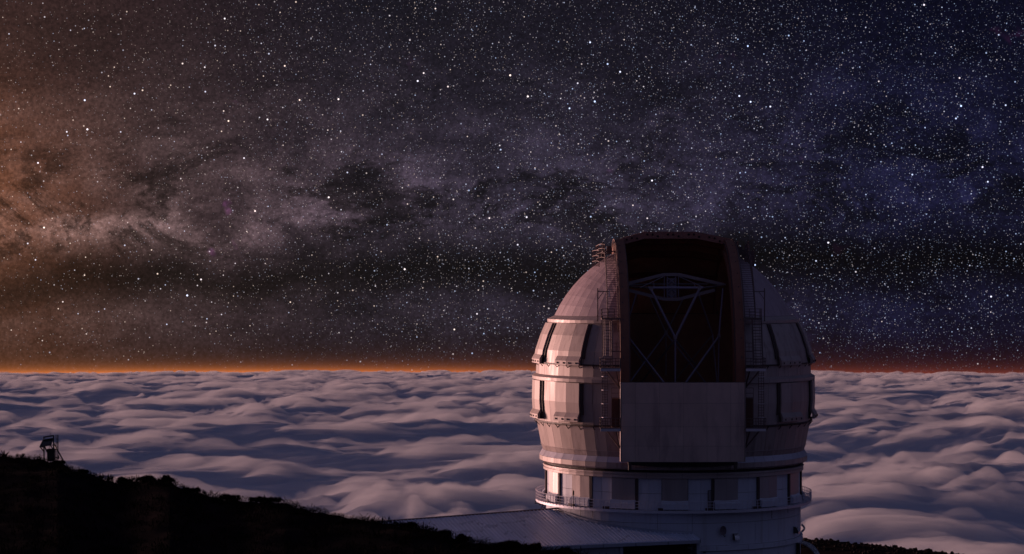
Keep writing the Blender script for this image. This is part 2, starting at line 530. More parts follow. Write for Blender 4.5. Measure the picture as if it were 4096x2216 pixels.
g, na, nd = cloud_grid(640, 760, 0)
core = np_mesh('cloud_sea', g.reshape(-1, 3), grid_faces(nd, na), cloud_material())
tag(core, 'sea of soft rolling cloud tops spreading to the horizon below the mountain', 'cloud sea', kind='structure')
VEIL = True
if VEIL:
    g, na, nd = cloud_grid(460, 700, 34)
    top = g.reshape(-1, 3)
    N = len(top)
    rim = np.concatenate([np.arange(na), np.arange(1, nd) * na + na - 1,
                          (nd - 1) * na + np.arange(na - 2, -1, -1), np.arange(nd - 2, 0, -1) * na])
    low_ = top[rim].copy(); low_[:, 2] = -3600
    K = len(rim); ar = np.arange(K)
    side_f = np.stack([rim[(ar + 1) % K], rim, N + ar, N + (ar + 1) % K], -1)
    cen = N + K
    allv = np.concatenate([top, low_, [[0, 15000, -3600]]])
    bt = np.stack([N + ar, np.full(K, cen), np.full(K, cen), N + (ar + 1) % K], -1)
    tri = [tuple(int(q) for q in (r[0], r[1], r[3])) for r in bt]
    me = bpy.data.meshes.new('cloud_vapour')
    quads = np.concatenate([grid_faces(nd, na), side_f])
    nq = len(quads)
    me.vertices.add(len(allv)); me.vertices.foreach_set('co', allv.astype(np.float32).ravel())
    li = np.concatenate([quads.ravel(), np.array(tri).ravel()]).astype(np.int32)
    me.loops.add(len(li)); me.loops.foreach_set('vertex_index', li)
    me.polygons.add(nq + K)
    me.polygons.foreach_set('loop_start', np.concatenate([np.arange(nq) * 4, nq * 4 + np.arange(K) * 3]).astype(np.int32))
    me.update(calc_edges=True); me.shade_smooth(); me.materials.append(veil_material())
    veil = link(bpy.data.objects.new('cloud_vapour', me))
    tag(veil, 'thin vapour blurring the tops of the cloud sea', kind='stuff')

# ------------------------------------------------------------------ observatory: shared geometry
C = Vector((19.37, 290.0, 0.0))
ROT = 0.0                       # bearing of the opening, degrees right of the camera


def cyl(R, t, z):               # t degrees, 0 faces the camera, + to the right
    a = math.radians(t)
    return Vector((C.x + R * math.sin(a), C.y - R * math.cos(a), z))


def dom(R, t, z):
    return cyl(R, t + ROT, z)


_ca, _sa = math.cos(math.radians(ROT)), math.sin(math.radians(ROT))


def loc(x, a, z):               # dome frame: x to the right across the opening, a forward out of it
    return Vector((C.x + x * _ca + a * _sa, C.y + x * _sa - a * _ca, z))


def strip_panel(fn, prof_a, prof_b, th=0.10):
    """closed sheet between two edges; prof_* are lists of (R,t,z)"""
    mb = MB()
    n = len(prof_a)
    A = [fn(*p) for p in prof_a]; B = [fn(*p) for p in prof_b]
    Ai = [fn(p[0] - th, p[1], p[2]) for p in prof_a]; Bi = [fn(p[0] - th, p[1], p[2]) for p in prof_b]
    mb.v = [tuple(p) for p in A + B + Ai + Bi]
    for k in range(n - 1):
        mb.f.append((k, k + 1, n + k + 1, n + k))
        mb.f.append((k, 2 * n + k, 2 * n + k + 1, k + 1))
        mb.f.append((n + k, n + k + 1, 3 * n + k + 1, 3 * n + k))
    mb.f.append((0, n, 3 * n, 2 * n))
    mb.f.append((n - 1, 3 * n - 1, 4 * n - 1, 2 * n - 1))
    return mb


def lathe(fn, prof, t0, t1, n, close=False):
    mb = MB()
    m = len(prof)
    for k in range(n + 1):
        t = t0 + (t1 - t0) * k / n
        mb.v += [tuple(fn(R, t, z)) for R, z in prof]
    mm = m if close else m - 1
    for k in range(n):
        for j in range(mm):
            a = k * m + j; b = k * m + (j + 1) % m
            mb.f.append((a, b, b + m, a + m))
    return mb


dome = empty('observatory_dome', (C.x, C.y, -22.2),
             'huge faceted metal telescope dome with a tall open slit, turning on the round tower', 'dome')
tower = empty('observatory_tower', (C.x, C.y, -39.3),
              'round pale clad tower with railed balcony carrying the telescope dome', 'tower')

CZ, CR = -11.15, 15.7           # centre height and radius of the cap


def cap_pt(R, t):
    return (R, t, CZ + math.sqrt(max(CR * CR - R * R, 0)))


FAC = 6.0
_h = [4.8, 10.2, 15.6, 20.5, 25.0, 32.0, 37.4, 42.8, 50.3, 57.8, 64.1, 70.4, 78.0, 85.6, 91.9, 98.2, 105.7, 113.2,
      119.5, 125.8, 133.3, 140.8, 147.1, 153.6, 161.0, 168.6]
EDGES = _h + [180.0] + [360 - e for e in reversed(_h)]
SLIT = 26.2


def part_band(name, fn_prof, mat, tlist, gap=0.07, fn=dom, parent=None, sub='panel', th=0.10):
    """one part holding the joint backing, one panel per facet as sub-parts"""
    pass


def band(name, prof, mat, t0, t1, step, backing=0.12, gap=0.06, th=0.08, fn=dom, parent=dome, back_mat=None):
    """a ring of flat panels: the backing shell is the part, every panel a sub-part"""
    ed = [e for e in EDGES if t0 - .1 <= e <= t1 + .1]
    bk = MB(); m = len(prof)
    for e in ed: bk.v += [tuple(fn(R - backing, e, z)) for R, z in prof]
    for k in range(len(ed) - 1):
        bk.f += [(k * m + j, k * m + j + 1, k * m + m + j + 1, k * m + m + j) for j in range(m - 1)]
    root = bk.build(name, back_mat or M['joint'], parent)
    for a, b in zip(ed[:-1], ed[1:]):
        a += gap; b -= gap
        pa = [(R, a, z) for R, z in prof]; pb = [(R, b, z) for R, z in prof]
        strip_panel(fn, pa, pb, th).build('panel', mat, root)
    return root


# profile pieces (radius, height)
P_A = [(15.0, -5.40), (15.62, -6.8), (16.22, -8.6), (16.44, -10.15)]
P_A2 = [(16.44, -10.25), (16.50, -11.5)]
P_B = [(16.60, -12.2), (16.66, -14.5), (16.45, -17.0)]
P_T = [(16.40, -17.25), (15.88, -19.95)]
P_T2 = [(15.88, -20.0), (15.68, -20.6)]
P_S1 = [(15.70, -20.62), (16.06, -21.25)]
P_S2 = [(16.06, -21.27), (16.06, -21.82), (15.75, -22.02)]

# cap: panels run up to the edge of the slit
root = None
bk = MB()


def cap_edge(t, n=9):
    s = abs(math.sin(math.radians(t)))
    R1 = min(6.35 / max(s, 1e-3), 14.2)
    f0 = math.asin(14.26 / CR); f1 = math.asin(R1 / CR)
    return [cap_pt(CR * math.sin(f0 + (f1 - f0) * k / (n - 1)), t) for k in range(n)]


cap_ts = []
for side in (1, -1):
    t = SLIT + 0.4
    edges = [t] + [30 + 6 * k for k in range(26) if 30 + 6 * k < 180 - SLIT] + [180 - SLIT - 0.4]
    cap_ts += [(side * a, side * b) for a, b in zip(edges[:-1], edges[1:])]
for a, b in cap_ts:
    ea = [(R - .1, t, z - .08) for R, t, z in cap_edge(a)]; eb = [(R - .1, t, z - .08) for R, t, z in cap_edge(b)]
    n = len(bk.v); m = len(ea)
    bk.v += [tuple(dom(*p)) for p in ea + eb]
    bk.f += [(n + k, n + k + 1, n + m + k + 1, n + m + k) for k in range(m - 1)]
cap = bk.build('dome_cap', M['joint'], dome)
for a, b in cap_ts:
    g_ = 0.07 if b > a else -0.07
    strip_panel(dom, cap_edge(a + g_), cap_edge(b - g_), 0.07).build('panel', M['cap'], cap)

T0, T1 = 25.0, 335.0
band('upper_wall', P_A, M['panel'], T0, T1, FAC)
band('upper_band', P_A2, M['panel'], T0, T1, FAC)
band('lower_wall', P_B, M['panel'], T0, T1, FAC)
band('tapered_wall', P_T, M['panel'], T0, T1, FAC)
band('tapered_foot', P_T2, M['panel'], T0, T1, FAC)
EDGES = [0.0] + EDGES + [360.0]
band('skirt_slope', P_S1, M['skirt_sheen'], 0, 360, FAC)
band('skirt_face', P_S2, M['panel'], 0, 360, FAC)

# cornice rings, one sheet metal length per two facets
def cornice(name, prof, t0, t1, fn=dom, parent=dome, step=12.0, mat=None):
    n = round((t1 - t0) / step)
    root = lathe(fn, [(R - 0.06, z + (0.03 if i == 0 else -0.03 if i == len(prof) - 1 else 0)) for i, (R, z) in enumerate(prof)],
                 t0, t1, n * 3).build(name, M['joint'], parent)
    for k in range(n):
        a = t0 + (t1 - t0) * k / n + 0.05; b = t0 + (t1 - t0) * (k + 1) / n - 0.05
        lathe(fn, prof, a, b, 3).build('sheet', mat or M['ring'], root)


cornice('upper_ring', [(14.22, -4.60), (15.12, -5.02), (15.12, -5.36), (14.85, -5.40)], T0, T1)
cornice('middle_ring', [(16.50, -11.50), (16.95, -11.78), (16.95, -12.14), (16.55, -12.22)], T0, T1)
seam = lathe(dom, [(15.93, -19.94), (15.95, -19.98), (15.93, -20.02)], T0, T1, 52).build('seam_strip', M['ring'], dome)

# ledges with brackets and sliding leaves over the vents
for (R, z) in ((16.62, -10.16), (16.62, -17.10)):
    ld = lathe(dom, [(R - 0.3, z + 0.10), (R + 0.02, z + 0.10), (R + 0.02, z - 0.06), (R - 0.3, z - 0.06)], T0, T1, 52, True
               ).build('ledge', M['groove'], dome)
    for k in range(20):
        for s in (1, -1):
            t = s * (30 + 7.3 * k)
            if abs(t) > 150: continue
            mb = MB()
            p0 = dom(R + 0.05, t, z - .06); p1 = dom(R - 0.35, t, z - .06); p2 = dom(R - 0.42, t, z - 0.62)
            mb.tube(p0, p1, .05, 4); mb.tube(p0, p2, .05, 4)
            mb.build('bracket', M['black'], ld)


def leaf(prof, tc0, tc1, side, zboot, out):
    """sliding vent leaf between tc0..tc1 (degrees from slit axis), dark guide on its inner edge"""
    n = 2
    root = lathe(dom, [(R + 0.22, z) for R, z in prof], side * tc0, side * tc1, n).build('vent_leaf', M['joint'], dome)
    for k in range(n):
        a = side * (tc0 + (tc1 - tc0) * k / n + 0.04); b = side * (tc0 + (tc1 - tc0) * (k + 1) / n - 0.04)
        strip_panel(dom, [(R + .36, a, z) for R, z in prof], [(R + .36, b, z) for R, z in prof], 0.36
                    ).build('panel', M['panel'], root)
        Rb = prof[-1][0] + .36
        bp = [(Rb + 0.01, zboot + .02), (Rb + out, zboot - .50), (Rb + out, zboot - 1.0), (Rb - .3, zboot - 1.06)]
        strip_panel(dom, [(R, a, z) for R, z in bp], [(R, b, z) for R, z in bp], 0.3).build('boot', M['panel'], root)
        if True:
            tm = (a + b) / 2
            for dt in (-2.0, 2.0):
                c0 = dom(Rb + out + .03, tm + dt, zboot - .75)
                MB().box(c0, (.09, .1, .2)).build('handle', M['black'], root)
    for (ta, w, mt) in ((tc0 - 0.75, 0.62, 'groove'), (tc1 + .5, 0.28, 'groove')):
        strip_panel(dom, [(R + .16, side * (ta - w), z) for R, z in prof], [(R + .16, side * (ta + w), z) for R, z in prof], .14
                    ).build('guide_rail', M[mt], root)


PA_leaf = [(15.02, -5.45)] + P_A[1:3] + [(16.36, -9.45)]
PB_leaf = [(16.60, -12.25), (16.66, -14.5), (16.56, -15.9)]
for side in (1, -1):
    for a, b in ((43.4, 57.6), (71.6, 86.4), (99.4, 113.6)):
        leaf(PA_leaf, a, b, side, -9.20, 0.30)
        leaf(PB_leaf, a, b, side, -15.70, 0.32)

# ------------------------------------------------------------------ slit frame: two arched girders, header, shutter
EZ, EA, EH = -11.3, 16.6, 15.8


def arc(th, off=0.0):           # th degrees: 0 = horizontal front, 90 = top, 180 = back
    a = math.radians(th)
    return ((EA + off) * math.cos(a), EZ + (EH + off) * math.sin(a))


def sweep(xs, offs, th0, th1, n, tail=None):
    """box section xs=(x0,x1), offs=(inner, outer) swept along the arch; tail=z the legs run down to"""
    pts = []
    if tail is not None:
        pts.append((EA, tail, 0))
    for k in range(n + 1):
        pts.append((None, None, th0 + (th1 - th0) * k / n))
    mb = MB(); rows = []
    for p in pts:
        row = []
        for (x, o) in ((xs[0], offs[0]), (xs[1], offs[0]), (xs[1], offs[1]), (xs[0], offs[1])):
            if p[0] is not None: row.append(loc(x, EA + o, p[1]))
            else:
                a, z = arc(p[2], o); row.append(loc(x, a, z))
        rows.append(row)
    for r in rows: mb.v += [tuple(q) for q in r]
    for k in range(len(rows) - 1):
        for j in range(4):
            a = 4 * k + j; b = 4 * k + (j + 1) % 4
            mb.f.append((a, b, b + 4, a + 4))
    mb.f.append((3, 2, 1, 0)); e = 4 * (len(rows) - 1); mb.f.append((e, e + 1, e + 2, e + 3))
    return mb


for s in (1, -1):
    x0, x1 = (6.05, 7.05) if s > 0 else (-7.05, -6.05)
    gd = sweep((x0, x1), (-1.35, 0.0), 0, 180, 60, -20.9).build('slit_girder', M['girder'], dome)
    xe = s * 7.08
    sweep((min(xe, xe + s * .09), max(xe, xe + s * .09)), (-0.02, 0.10), 0, 176, 60, -11.9).build('edge_flange', M['steel'], gd)
    xi = s * 6.04
    sweep((min(xi, xi - s * .10), max(xi, xi - s * .10)), (-0.45, -0.30), 0, 100, 40, -12).build('guide_rail', M['steel'], gd)
    sweep((min(xi, xi - s * .22), max(xi, xi - s * .22)), (-1.9, -1.3), 0, 120, 40, -12).build('inner_flange', M['girder'], gd)
    for k in range(9):
        a, z = arc(8 + k * 8, -.1)
        MB().box(loc(s * 6.7, a + .06, z), (.14, .12, .3)).build('clamp', M['steel'], gd)

# polygonal shutter section across the slit (x, camber)
CAM = [(-6.9, 0.0), (-3.45, 0.98), (2.75, 0.98), (6.9, 0.12)]


def shutter(th0, th1, n, off0, off1, name, mat):
    mb = MB(); m = len(CAM)
    for o in (off1, off0):
        for k in range(n + 1):
            for x, c in CAM:
                a, z = arc(th0 + (th1 - th0) * k / n, o + c)
                mb.v.append(tuple(loc(x, a, z)))
    N = (n + 1) * m
    for L in (0, N):
        for k in range(n):
            for j in range(m - 1):
                i = L + k * m + j
                mb.f.append((i, i + 1, i + m + 1, i + m))
    for k in range(n):
        for j in (0, m - 1):
            i = k * m + j; mb.f.append((i, i + m, i + m + N, i + N))
    for j in range(m - 1):
        mb.f.append((j, j + 1, j + 1 + N, j + N)); e = n * m
        mb.f.append((e + j, e + j + 1, e + j + 1 + N, e + j + N))
    return mb.build(name, mat, dome)


sh = shutter(90, 172, 40, -0.25, -0.05, 'rear_shutter', M['lining'])
hd = shutter(87.6, 89.6, 1, -0.86, -0.02, 'header_beam', M['header'])
# dark discs in pairs along the header, their colour standing in for dark holes
for x in np.arange(-5.6, 6.2, 0.62):
    k = int(round((x + 5.6) / 0.62))
    c = np.interp(x, [p[0] for p in CAM], [p[1] for p in CAM])
    if k % 4 == 3: continue
    a, z = arc(87.6, c - (0.36 if k % 4 < 2 else 0.58))
    q = loc(x, a + .04, z)
    MB().tube(q, q + Vector((0, -.05, 0)), 0.13, 8).build('hole_disc', M['dark'], hd)
# ribs under the shutter, seen from inside
for th in (103, 118, 134):
    rb = shutter(th, th + 1.6, 1, -1.0, -0.26, 'inner_rib', M['girder'])

# dark lining of the room, floor and rear wall
mb = MB()
for side in (1, -1):
    rows = []
    for t in np.linspace(27.5, 152, 26):
        col_ = []
        for z in np.linspace(-21.5, -11.5, 4): col_.append((15.3, z))
        f0 = math.asin(15.2 / 15.25)
        R1 = min(6.1 / max(abs(math.sin(math.radians(t))), .01), 15.1)
        f1 = math.asin(R1 / 15.25)
        for k in range(8):
            f = f0 + (f1 - f0) * k / 7
            col_.append((15.25 * math.sin(f), CZ + 15.25 * math.cos(f)))
        rows.append([dom(R if R < 14 else min(R, 15.3), side * t, z) for R, z in col_])
    n = len(mb.v); m = len(rows[0])
    for r in rows: mb.v += [tuple(p) for p in r]
    for k in range(len(rows) - 1):
        for j in range(m - 1):
            i = n + k * m + j; mb.f.append((i, i + 1, i + m + 1, i + m))
rear = lathe(dom, [(15.3, -21.5), (15.3, -11.5), (15.2, -9.2), (14.8, -7.0), (14.3, -4.6)], 150, 210, 12)
mb.add(rear.v, rear.f)
mb.build('room_lining', M['lining'], dome)
fl = MB(); fl.v = [tuple(dom(15.2, t, -21.4)) for t in range(0, 360, 12)]; fl.f = [tuple(range(30))]
fl.build('floor', M['lining'], dome)

# windscreen closing the foot of the slit, split into its sheets
ws_x = [-6.98, -5.4, -2.7, 0.0, 2.7, 5.4, 6.98]
ws_z = [-20.95, -19.15, -16.95, -14.3, -11.95]


def ws_a(x): return 17.42 - 0.011 * x * x


mb = MB()
for x0, x1 in zip(ws_x[:-1], ws_x[1:]):
    z0, z1 = ws_z[0], ws_z[-1]
    mb.hexa([loc(x0, ws_a(x0) - .05, z0), loc(x1, ws_a(x1) - .05, z0), loc(x1, ws_a(x1) - 1.5, z0), loc(x0, ws_a(x0) - 1.5, z0),
             loc(x0, ws_a(x0) - .05, z1), loc(x1, ws_a(x1) - .05, z1), loc(x1, ws_a(x1) - 1.5, z1), loc(x0, ws_a(x0) - 1.5, z1)])
ws = mb.build('windscreen', M['joint'], dome)
for x0, x1 in zip(ws_x[:-1], ws_x[1:]):
    for z0, z1 in zip(ws_z[:-1], ws_z[1:]):
        g_ = .010
        zb = z0 + g_
        if z0 == ws_z[0]: zb -= 0.0
        P = []
        for z in (zb, z1 - g_):
            P += [loc(x0 + g_, ws_a(x0), z), loc(x1 - g_, ws_a(x1), z), loc(x1 - g_, ws_a(x1) - .1, z), loc(x0 + g_, ws_a(x0) - .1, z)]
        MB().hexa(P).build('panel', M['screen'], ws)
for s in (1, -1):   # edge angle irons
    P = []
    for z in (-20.96, -11.93):
        P += [loc(s * 7.0, 16.95, z), loc(s * 7.08, 16.95, z), loc(s * 7.08, 15.4, z), loc(s * 7.0, 15.4, z)]
    MB().hexa(P).build('edge_iron', M['ring'], ws)
# near-black box painting in the shade of the gap under the windscreen
mb = MB()
for x0, x1, d0, d1 in ((-6.2, -3, 0, .22), (-3, 3, .22, .22), (3, 6.2, .22, 0)):
    mb.hexa([loc(x0, 16.9, -21.30 - d0), loc(x1, 16.9, -21.30 - d1), loc(x1, 15.9, -21.30 - d1), loc(x0, 15.9, -21.30 - d0),
             loc(x0, 16.9, -20.98), loc(x1, 16.9, -20.98), loc(x1, 15.9, -20.98), loc(x0, 15.9, -20.98)])
tb = mb.build('shadow_notch', M['dark'], dome)
for s in (1, -1):
    MB().box(loc(s * 6.0, 16.6, -21.45), (.35, .7, .9)).build('roller_box', M['groove'], tb)

# ------------------------------------------------------------------ stairs, ladders and platforms on both sides
def railing(parent, pts, h=1.05, r=.032, nrail=3, every=None, mat=None):
    """posts and rails along a polyline"""
    mat = mat or M['steel']
    mb = MB()
    for a, b in zip(pts[:-1], pts[1:]):
        for k in range(1, nrail + 1):
            up = Vector((0, 0, h * k / nrail))
            mb.tube(a + up, b + up, r, 5)
    rl = mb.build('railing', mat, parent)
    for p in pts:
        MB().tube(p, p + Vector((0, 0, h)), r * 1.15, 5).build('post', mat, rl)
    return rl


for s in (1, -1):
    st = None
    # arched stair beside the girder
    xa, xb = s * 7.25, s * 8.45
    ths = np.arange(26, 69, 1.30)
    stair = MB()
    for x in (xa, xb):
        prev = None; stair = MB()
        for th in ths:
            a, z = arc(th, -0.55); p = loc(x, a, z)
            if prev is not None: stair.beam(prev, p, .09, .26)
            prev = p
        if st is None: st = stair.build('arched_stair', M['steel'], dome)
        else: stair.build('stringer', M['steel'], st)
    for th in ths:
        a, z = arc(th, -0.5)
        MB().box(loc((xa + xb) / 2, a, z), (1.14, .26, .05), Matrix.Rotation(math.radians(ROT), 3, 'Z')).build('tread', M['steel'], st)
    hr = MB(); 
    for x in (xb,):
        prev = None
        for th in ths[::2]:
            a, z = arc(th, -.45); p = loc(x, a, z + 1.0); q = loc(x, a, z)
            hr.tube(q, p, .03, 5)
            if prev is not None:
                hr.tube(prev, p, .035, 5); hr.tube(prev - Vector((0, 0, .5)), p - Vector((0, 0, .5)), .028, 5)
            prev = p
    hr.build('handrail', M['steel'], st)
    # landing at the top with tall guard rails
    a, z = arc(69, -0.5)
    MB().box(loc(s * 7.9, a - 1.1, z + .05), (1.5, 2.4, .12)).build('landing', M['steel'], st)
    for xx, zz in ((7.3, 0), (8.6, 0)):
        railing(st, [loc(s * xx, a - 2.2 + .55 * k, z + .1) for k in range(5)], 1.1)
    # walkway over the shoulder of the cap
    pts = []
    for k in range(9):
        xx = 8.2 + k * .12; aa = 3.6 - .5 * k
        zz = CZ + math.sqrt(CR * CR - xx * xx - aa * aa)
        pts.append(loc(s * (xx + .1), aa, zz))
    railing(st, pts, 2.1, .036, 4)
    pts = [p + Vector((s * .7, 0, -.55)) for p in pts[:7]]
    railing(st, pts, 1.9, .034, 3)
    for (xx, aa, zz) in ((7.8, 2.6, 3.2), (8.4, 1.2, 2.8)):
        MB().box(loc(s * xx, aa, zz), (.55, .7, .95)).build('junction_box', M['steel'], st)

    # upper platform
    zp = -4.78
    up = MB(); up.box(loc(s * 8.1, 14.1, zp), (2.1, 2.1, .2), Matrix.Rotation(math.radians(ROT), 3, 'Z'))
    up = up.build('upper_platform', M['steel'], dome)
    railing(up, [loc(s * 9.1, 13.1, zp), loc(s * 9.1, 14.1, zp), loc(s * 9.1, 15.1, zp), loc(s * 8.4, 15.1, zp), loc(s * 7.7, 15.1, zp)], 1.15)
    MB().beam(loc(s * 7.2, 15, zp - .1), loc(s * 7.2, 13.6, zp - 1.5), .1, .1).build('brace', M['steel'], up)
    # davit post with arm
    mb = MB(); p0 = loc(s * 9.55, 14.0, zp - .3); p1 = loc(s * 9.55, 14.0, zp + 3.5)
    mb.tube(p0, p1, .07, 6); p2 = loc(s * 8.2, 14.0, zp + 3.1); mb.tube(p1 - Vector((0, 0, .35)), p2, .05, 6)
    mb.tube(p1 - Vector((0, 0, 1.3)), loc(s * 8.9, 14.0, zp + 3.1), .035, 5)
    mb.build('davit', M['steel'], up)
    if s < 0: MB().box(loc(-8.25, 14.1, zp + 2.9), (.09, .09, .85)).build('reflective_plate', M['silver'], up)

    # steep stair down to the middle platform
    zm = -10.35
    xl0, xl1 = s * 8.0, s * 9.05
    mb = MB()
    A0 = 14.95; A1 = 16.75
    for x in (xl0, xl1): mb.tube(loc(x, A0, zp), loc(x, A1, zm), .06, 6)
    for x in (xl0, xl1): mb.tube(loc(x, A0 + .5, zp + .3), loc(x, A1 + .5, zm + 1.0), .04, 6)
    ls = mb.build('steep_stair', M['steel'], dome)
    nst = 17
    for k in range(1, nst):
        f = k / nst
        MB().beam(loc(xl0, A0 + (A1 - A0) * f, zp + (zm - zp) * f), loc(xl1, A0 + (A1 - A0) * f, zp + (zm - zp) * f), .16, .055
                  ).build('tread', M['steel'], ls)
    for k in range(5):       # hoops
        f = .08 + .2 * k; a_ = A0 + (A1 - A0) * f; z_ = zp + (zm - zp) * f
        mb = MB(); prev = None
        for j in range(7):
            an = PI * j / 6
            p = loc((xl0 + xl1) / 2 + (xl1 - xl0) / 2 * math.cos(an), a_ + .75 * math.sin(an), z_ + .3)
            if prev is not None: mb.tube(prev, p, .028, 5)
            prev = p
        mb.build('hoop', M['steel'], ls)
    mb = MB()
    for j in (1, 2, 4, 5):
        an = PI * j / 6
        x_ = (xl0 + xl1) / 2 + (xl1 - xl0) / 2 * math.cos(an); o_ = .75 * math.sin(an)
        mb.tube(loc(x_, A0 + o_, zp), loc(x_, A1 + o_ - .3, zm + 1.4), .024, 5)
    mb.build('cage_bars', M['steel'], ls)

    def platform(name, zz, a0, a1, x0, x1):
        pf = MB().box(loc(s * (x0 + x1) / 2, (a0 + a1) / 2, zz), (x1 - x0, a1 - a0, .12), Matrix.Rotation(math.radians(ROT), 3, 'Z')
                      ).build(name, M['steel'], dome)
        MB().beam(loc(s * x0, a1, zz - .16), loc(s * x1, a1, zz - .16), .12, .30).build('edge_channel', M['rail'], pf)
        pts = [loc(s * x1, a0, zz)] + [loc(s * x1, a0 + (a1 - a0) * k / 2, zz) for k in (1, 2)] + \
              [loc(s * (x1 + (x0 - x1) * k / 4), a1, zz) for k in range(1, 5)]
        railing(pf, pts, 1.15, .034)
        for xx in (x0 + .05, x0 + 1.2):
            MB().beam(loc(s * (xx + .4), a1 - .2, zz - .2), loc(s * (x0 + .02), a1 - 1.2, zz - 2.3), .12, .14).build('brace', M['steel'], pf)
        return pf
    platform('middle_platform', zm, 14.8, 17.3, 7.1, 9.35)
    low = platform('lower_platform', -17.15, 15.0, 17.4, 7.1, 9.35)

    # small cage beside the frame
    mb = MB()
    for zz in (0, .45, .9): mb.tube(loc(s * 7.15, 16.3, -8.4 + zz), loc(s * 7.95, 16.3, -8.4 + zz), .03, 5)
    for xx in (7.15, 7.55, 7.95): mb.tube(loc(s * xx, 16.3, -8.4), loc(s * xx, 16.3, -7.5), .03, 5)
    mb.box(loc(s * 7.5, 15.9, -8.45), (.9, .9, .1))
    mb.build('inspection_cage', M['steel'], dome)

    # caged ladder down to the lower platform
    xo = s * 8.85
    mb = MB()
    for dx_ in (-.3, 0.3): mb.tube(loc(xo + dx_, 16.9, zm), loc(xo + dx_, 17.1, -17.1), .036, 6)
    mb.tube(loc(xo, 17.5, zm - .3), loc(xo, 17.5, -15.9), .022, 5)
    ld = mb.build('caged_ladder', M['steel'], dome)
    for k in range(22):
        z_ = zm - .25 - k * .3
        MB().tube(loc(xo - .3, 16.95, z_), loc(xo + .3, 16.95, z_), .024, 5).build('rung', M['steel'], ld)
    for k in range(4):
        z_ = zm - .9 - k * 1.55; mb = MB(); prev = None
        for j in range(7):
            an = PI * j / 6
            p = loc(xo + .36 * math.cos(an), 17.0 + .55 * math.sin(an), z_)
            if prev is not None: mb.tube(prev, p, .026, 5)
            prev = p
        mb.build('hoop', M['rail'], ld)
    # brown door and its cage next to the windscreen
    dr = MB().box(loc(s * 7.62, 15.6, -15.45), (.8, 1.0, 3.3), Matrix.Rotation(math.radians(ROT), 3, 'Z')).build('access_door', M['brown'], dome)
    mb = MB()
    for zz in (-13.7, -13.2, -12.6): mb.tube(loc(s * 7.2, 16.2, zz), loc(s * 8.05, 16.2, zz), .03, 5)
    for xx in (7.2, 8.05): mb.tube(loc(s * xx, 16.2, -17), loc(s * xx, 16.2, -12.6), .03, 5)
    mb.build('door_cage', M['steel'], dr)

# ------------------------------------------------------------------ telescope
tel = empty('telescope', at(2700, 1560, 286), 'steel truss telescope with secondary mirror hub standing inside the dark dome slit', 'telescope')
DF, DM, DB = 281.5, 286.5, 293.0


def tseg(name, a, da, b, db, r, m='truss', n=8):
    return MB().tube(at(*a, da), at(*b, db), r, n).build(name, M[m], tel)


tseg('ring_tube', (2594, 1151), DF, (2813, 1151), DF, .15)
for a, da, b, db in (((2813, 1151), DF, (2902, 1141), DM), ((2902, 1141), DM, (2830, 1131), DB), ((2830, 1136), DB, (2580, 1136), DB),
                     ((2580, 1136), DB, (2508, 1143), DM), ((2508, 1146), DM, (2594, 1151), DF)):
    tseg('ring_tube', a, da, b, db, .10, 'truss_dark')
for pts in (((2512, 1134), (2655, 1098), (2715, 1098), (2902, 1140)), ((2515, 1161), (2655, 1196), (2713, 1197), (2860, 1160))):
    for a, b in zip(pts[:-1], pts[1:]):
        MB().beam(at(*a, DM), at(*b, DM), .3, .38).build('spider_beam', M['truss_dark'], tel)
hub = MB()
for x in (2657, 2669, 2703, 2714): hub.beam(at(x, 1100, DM), at(x, 1196, DM), .08, .08)
for x0, x1 in ((2669, 2703), (2703, 2669)):
    for y0 in (1110, 1142, 1174): hub.tube(at(x0, y0, DM), at(x1, y0 + 28, DM), .06, 5)
hub = hub.build('secondary_hub', M['truss'], tel)
MB().tube(at(2686, 1112, DM + .8), at(2686, 1188, DM + .8), .62, 16).build('mirror_cell', M['truss_dark'], hub)
for a, b in (((2560, 1151), (2655, 1106)), ((2813, 1149), (2715, 1106)), ((2617, 1150), (2614, 1130)), ((2781, 1150), (2777, 1130))):
    tseg('stay', a, DF, b, DM, .05, 'truss_dark', 5)
for a, da, b, db, r, m in (
        ((2603, 1156), DF, (2700, 1350), DF, .155, 'truss'), ((2797, 1158), DF, (2702, 1350), DF, .155, 'truss'),
        ((2701, 1350), DF, (2701, 1535), DF, .12, 'truss'),
        ((2795, 1180), DM, (2850, 1338), DM + 2, .10, 'truss'), ((2892, 1154), DM, (2876, 1343), DM - 2, .11, 'truss'),
        ((2876, 1345), DM - 2, (2740, 1535), DF, .13, 'truss'), ((2876, 1345), DM - 2, (2873, 1535), DM - 2, .08, 'truss'),
        ((2850, 1338), DM + 2, (2869, 1535), DM, .08, 'truss'),
        ((2547, 1170), DM, (2518, 1265), DM, .10, 'truss'), ((2518, 1355), DM - 2, (2660, 1536), DF, .13, 'truss'),
        ((2664, 1333), DB, (2522, 1525), DM, .10, 'truss'), ((2664, 1333), DB, (2826, 1535), DB, .10, 'truss'),
        ((2664, 1336), DB, (2664, 1500), DB, .08, 'truss_dark'),
        ((2600, 1190), DB, (2664, 1333), DB, .09, 'truss_dark'), ((2735, 1190), DB, (2664, 1333), DB, .09, 'truss_dark'),
        ((2698, 1362), DF + 1, (2560, 1535), DB, .12, 'truss_dark'), ((2704, 1362), DF + 1, (2790, 1470), DM, .12, 'truss_dark'),
        ((2845, 1345), DM + 2, (2700, 1520), DB, .08, 'truss_dark'), ((2520, 1380), DM, (2640, 1535), DB, .08, 'truss_dark')):
    tseg('truss_tube', a, da, b, db, r, m)
for p, d_ in (((2701, 1350), DF), ((2876, 1345), DM - 2), ((2664, 1333), DB), ((2605, 1153), DF), ((2797, 1153), DF)):
    q = at(*p, d_)
    MB().box(q, (.42, .3, .42)).build('node_joint', M['truss_dark'], tel)
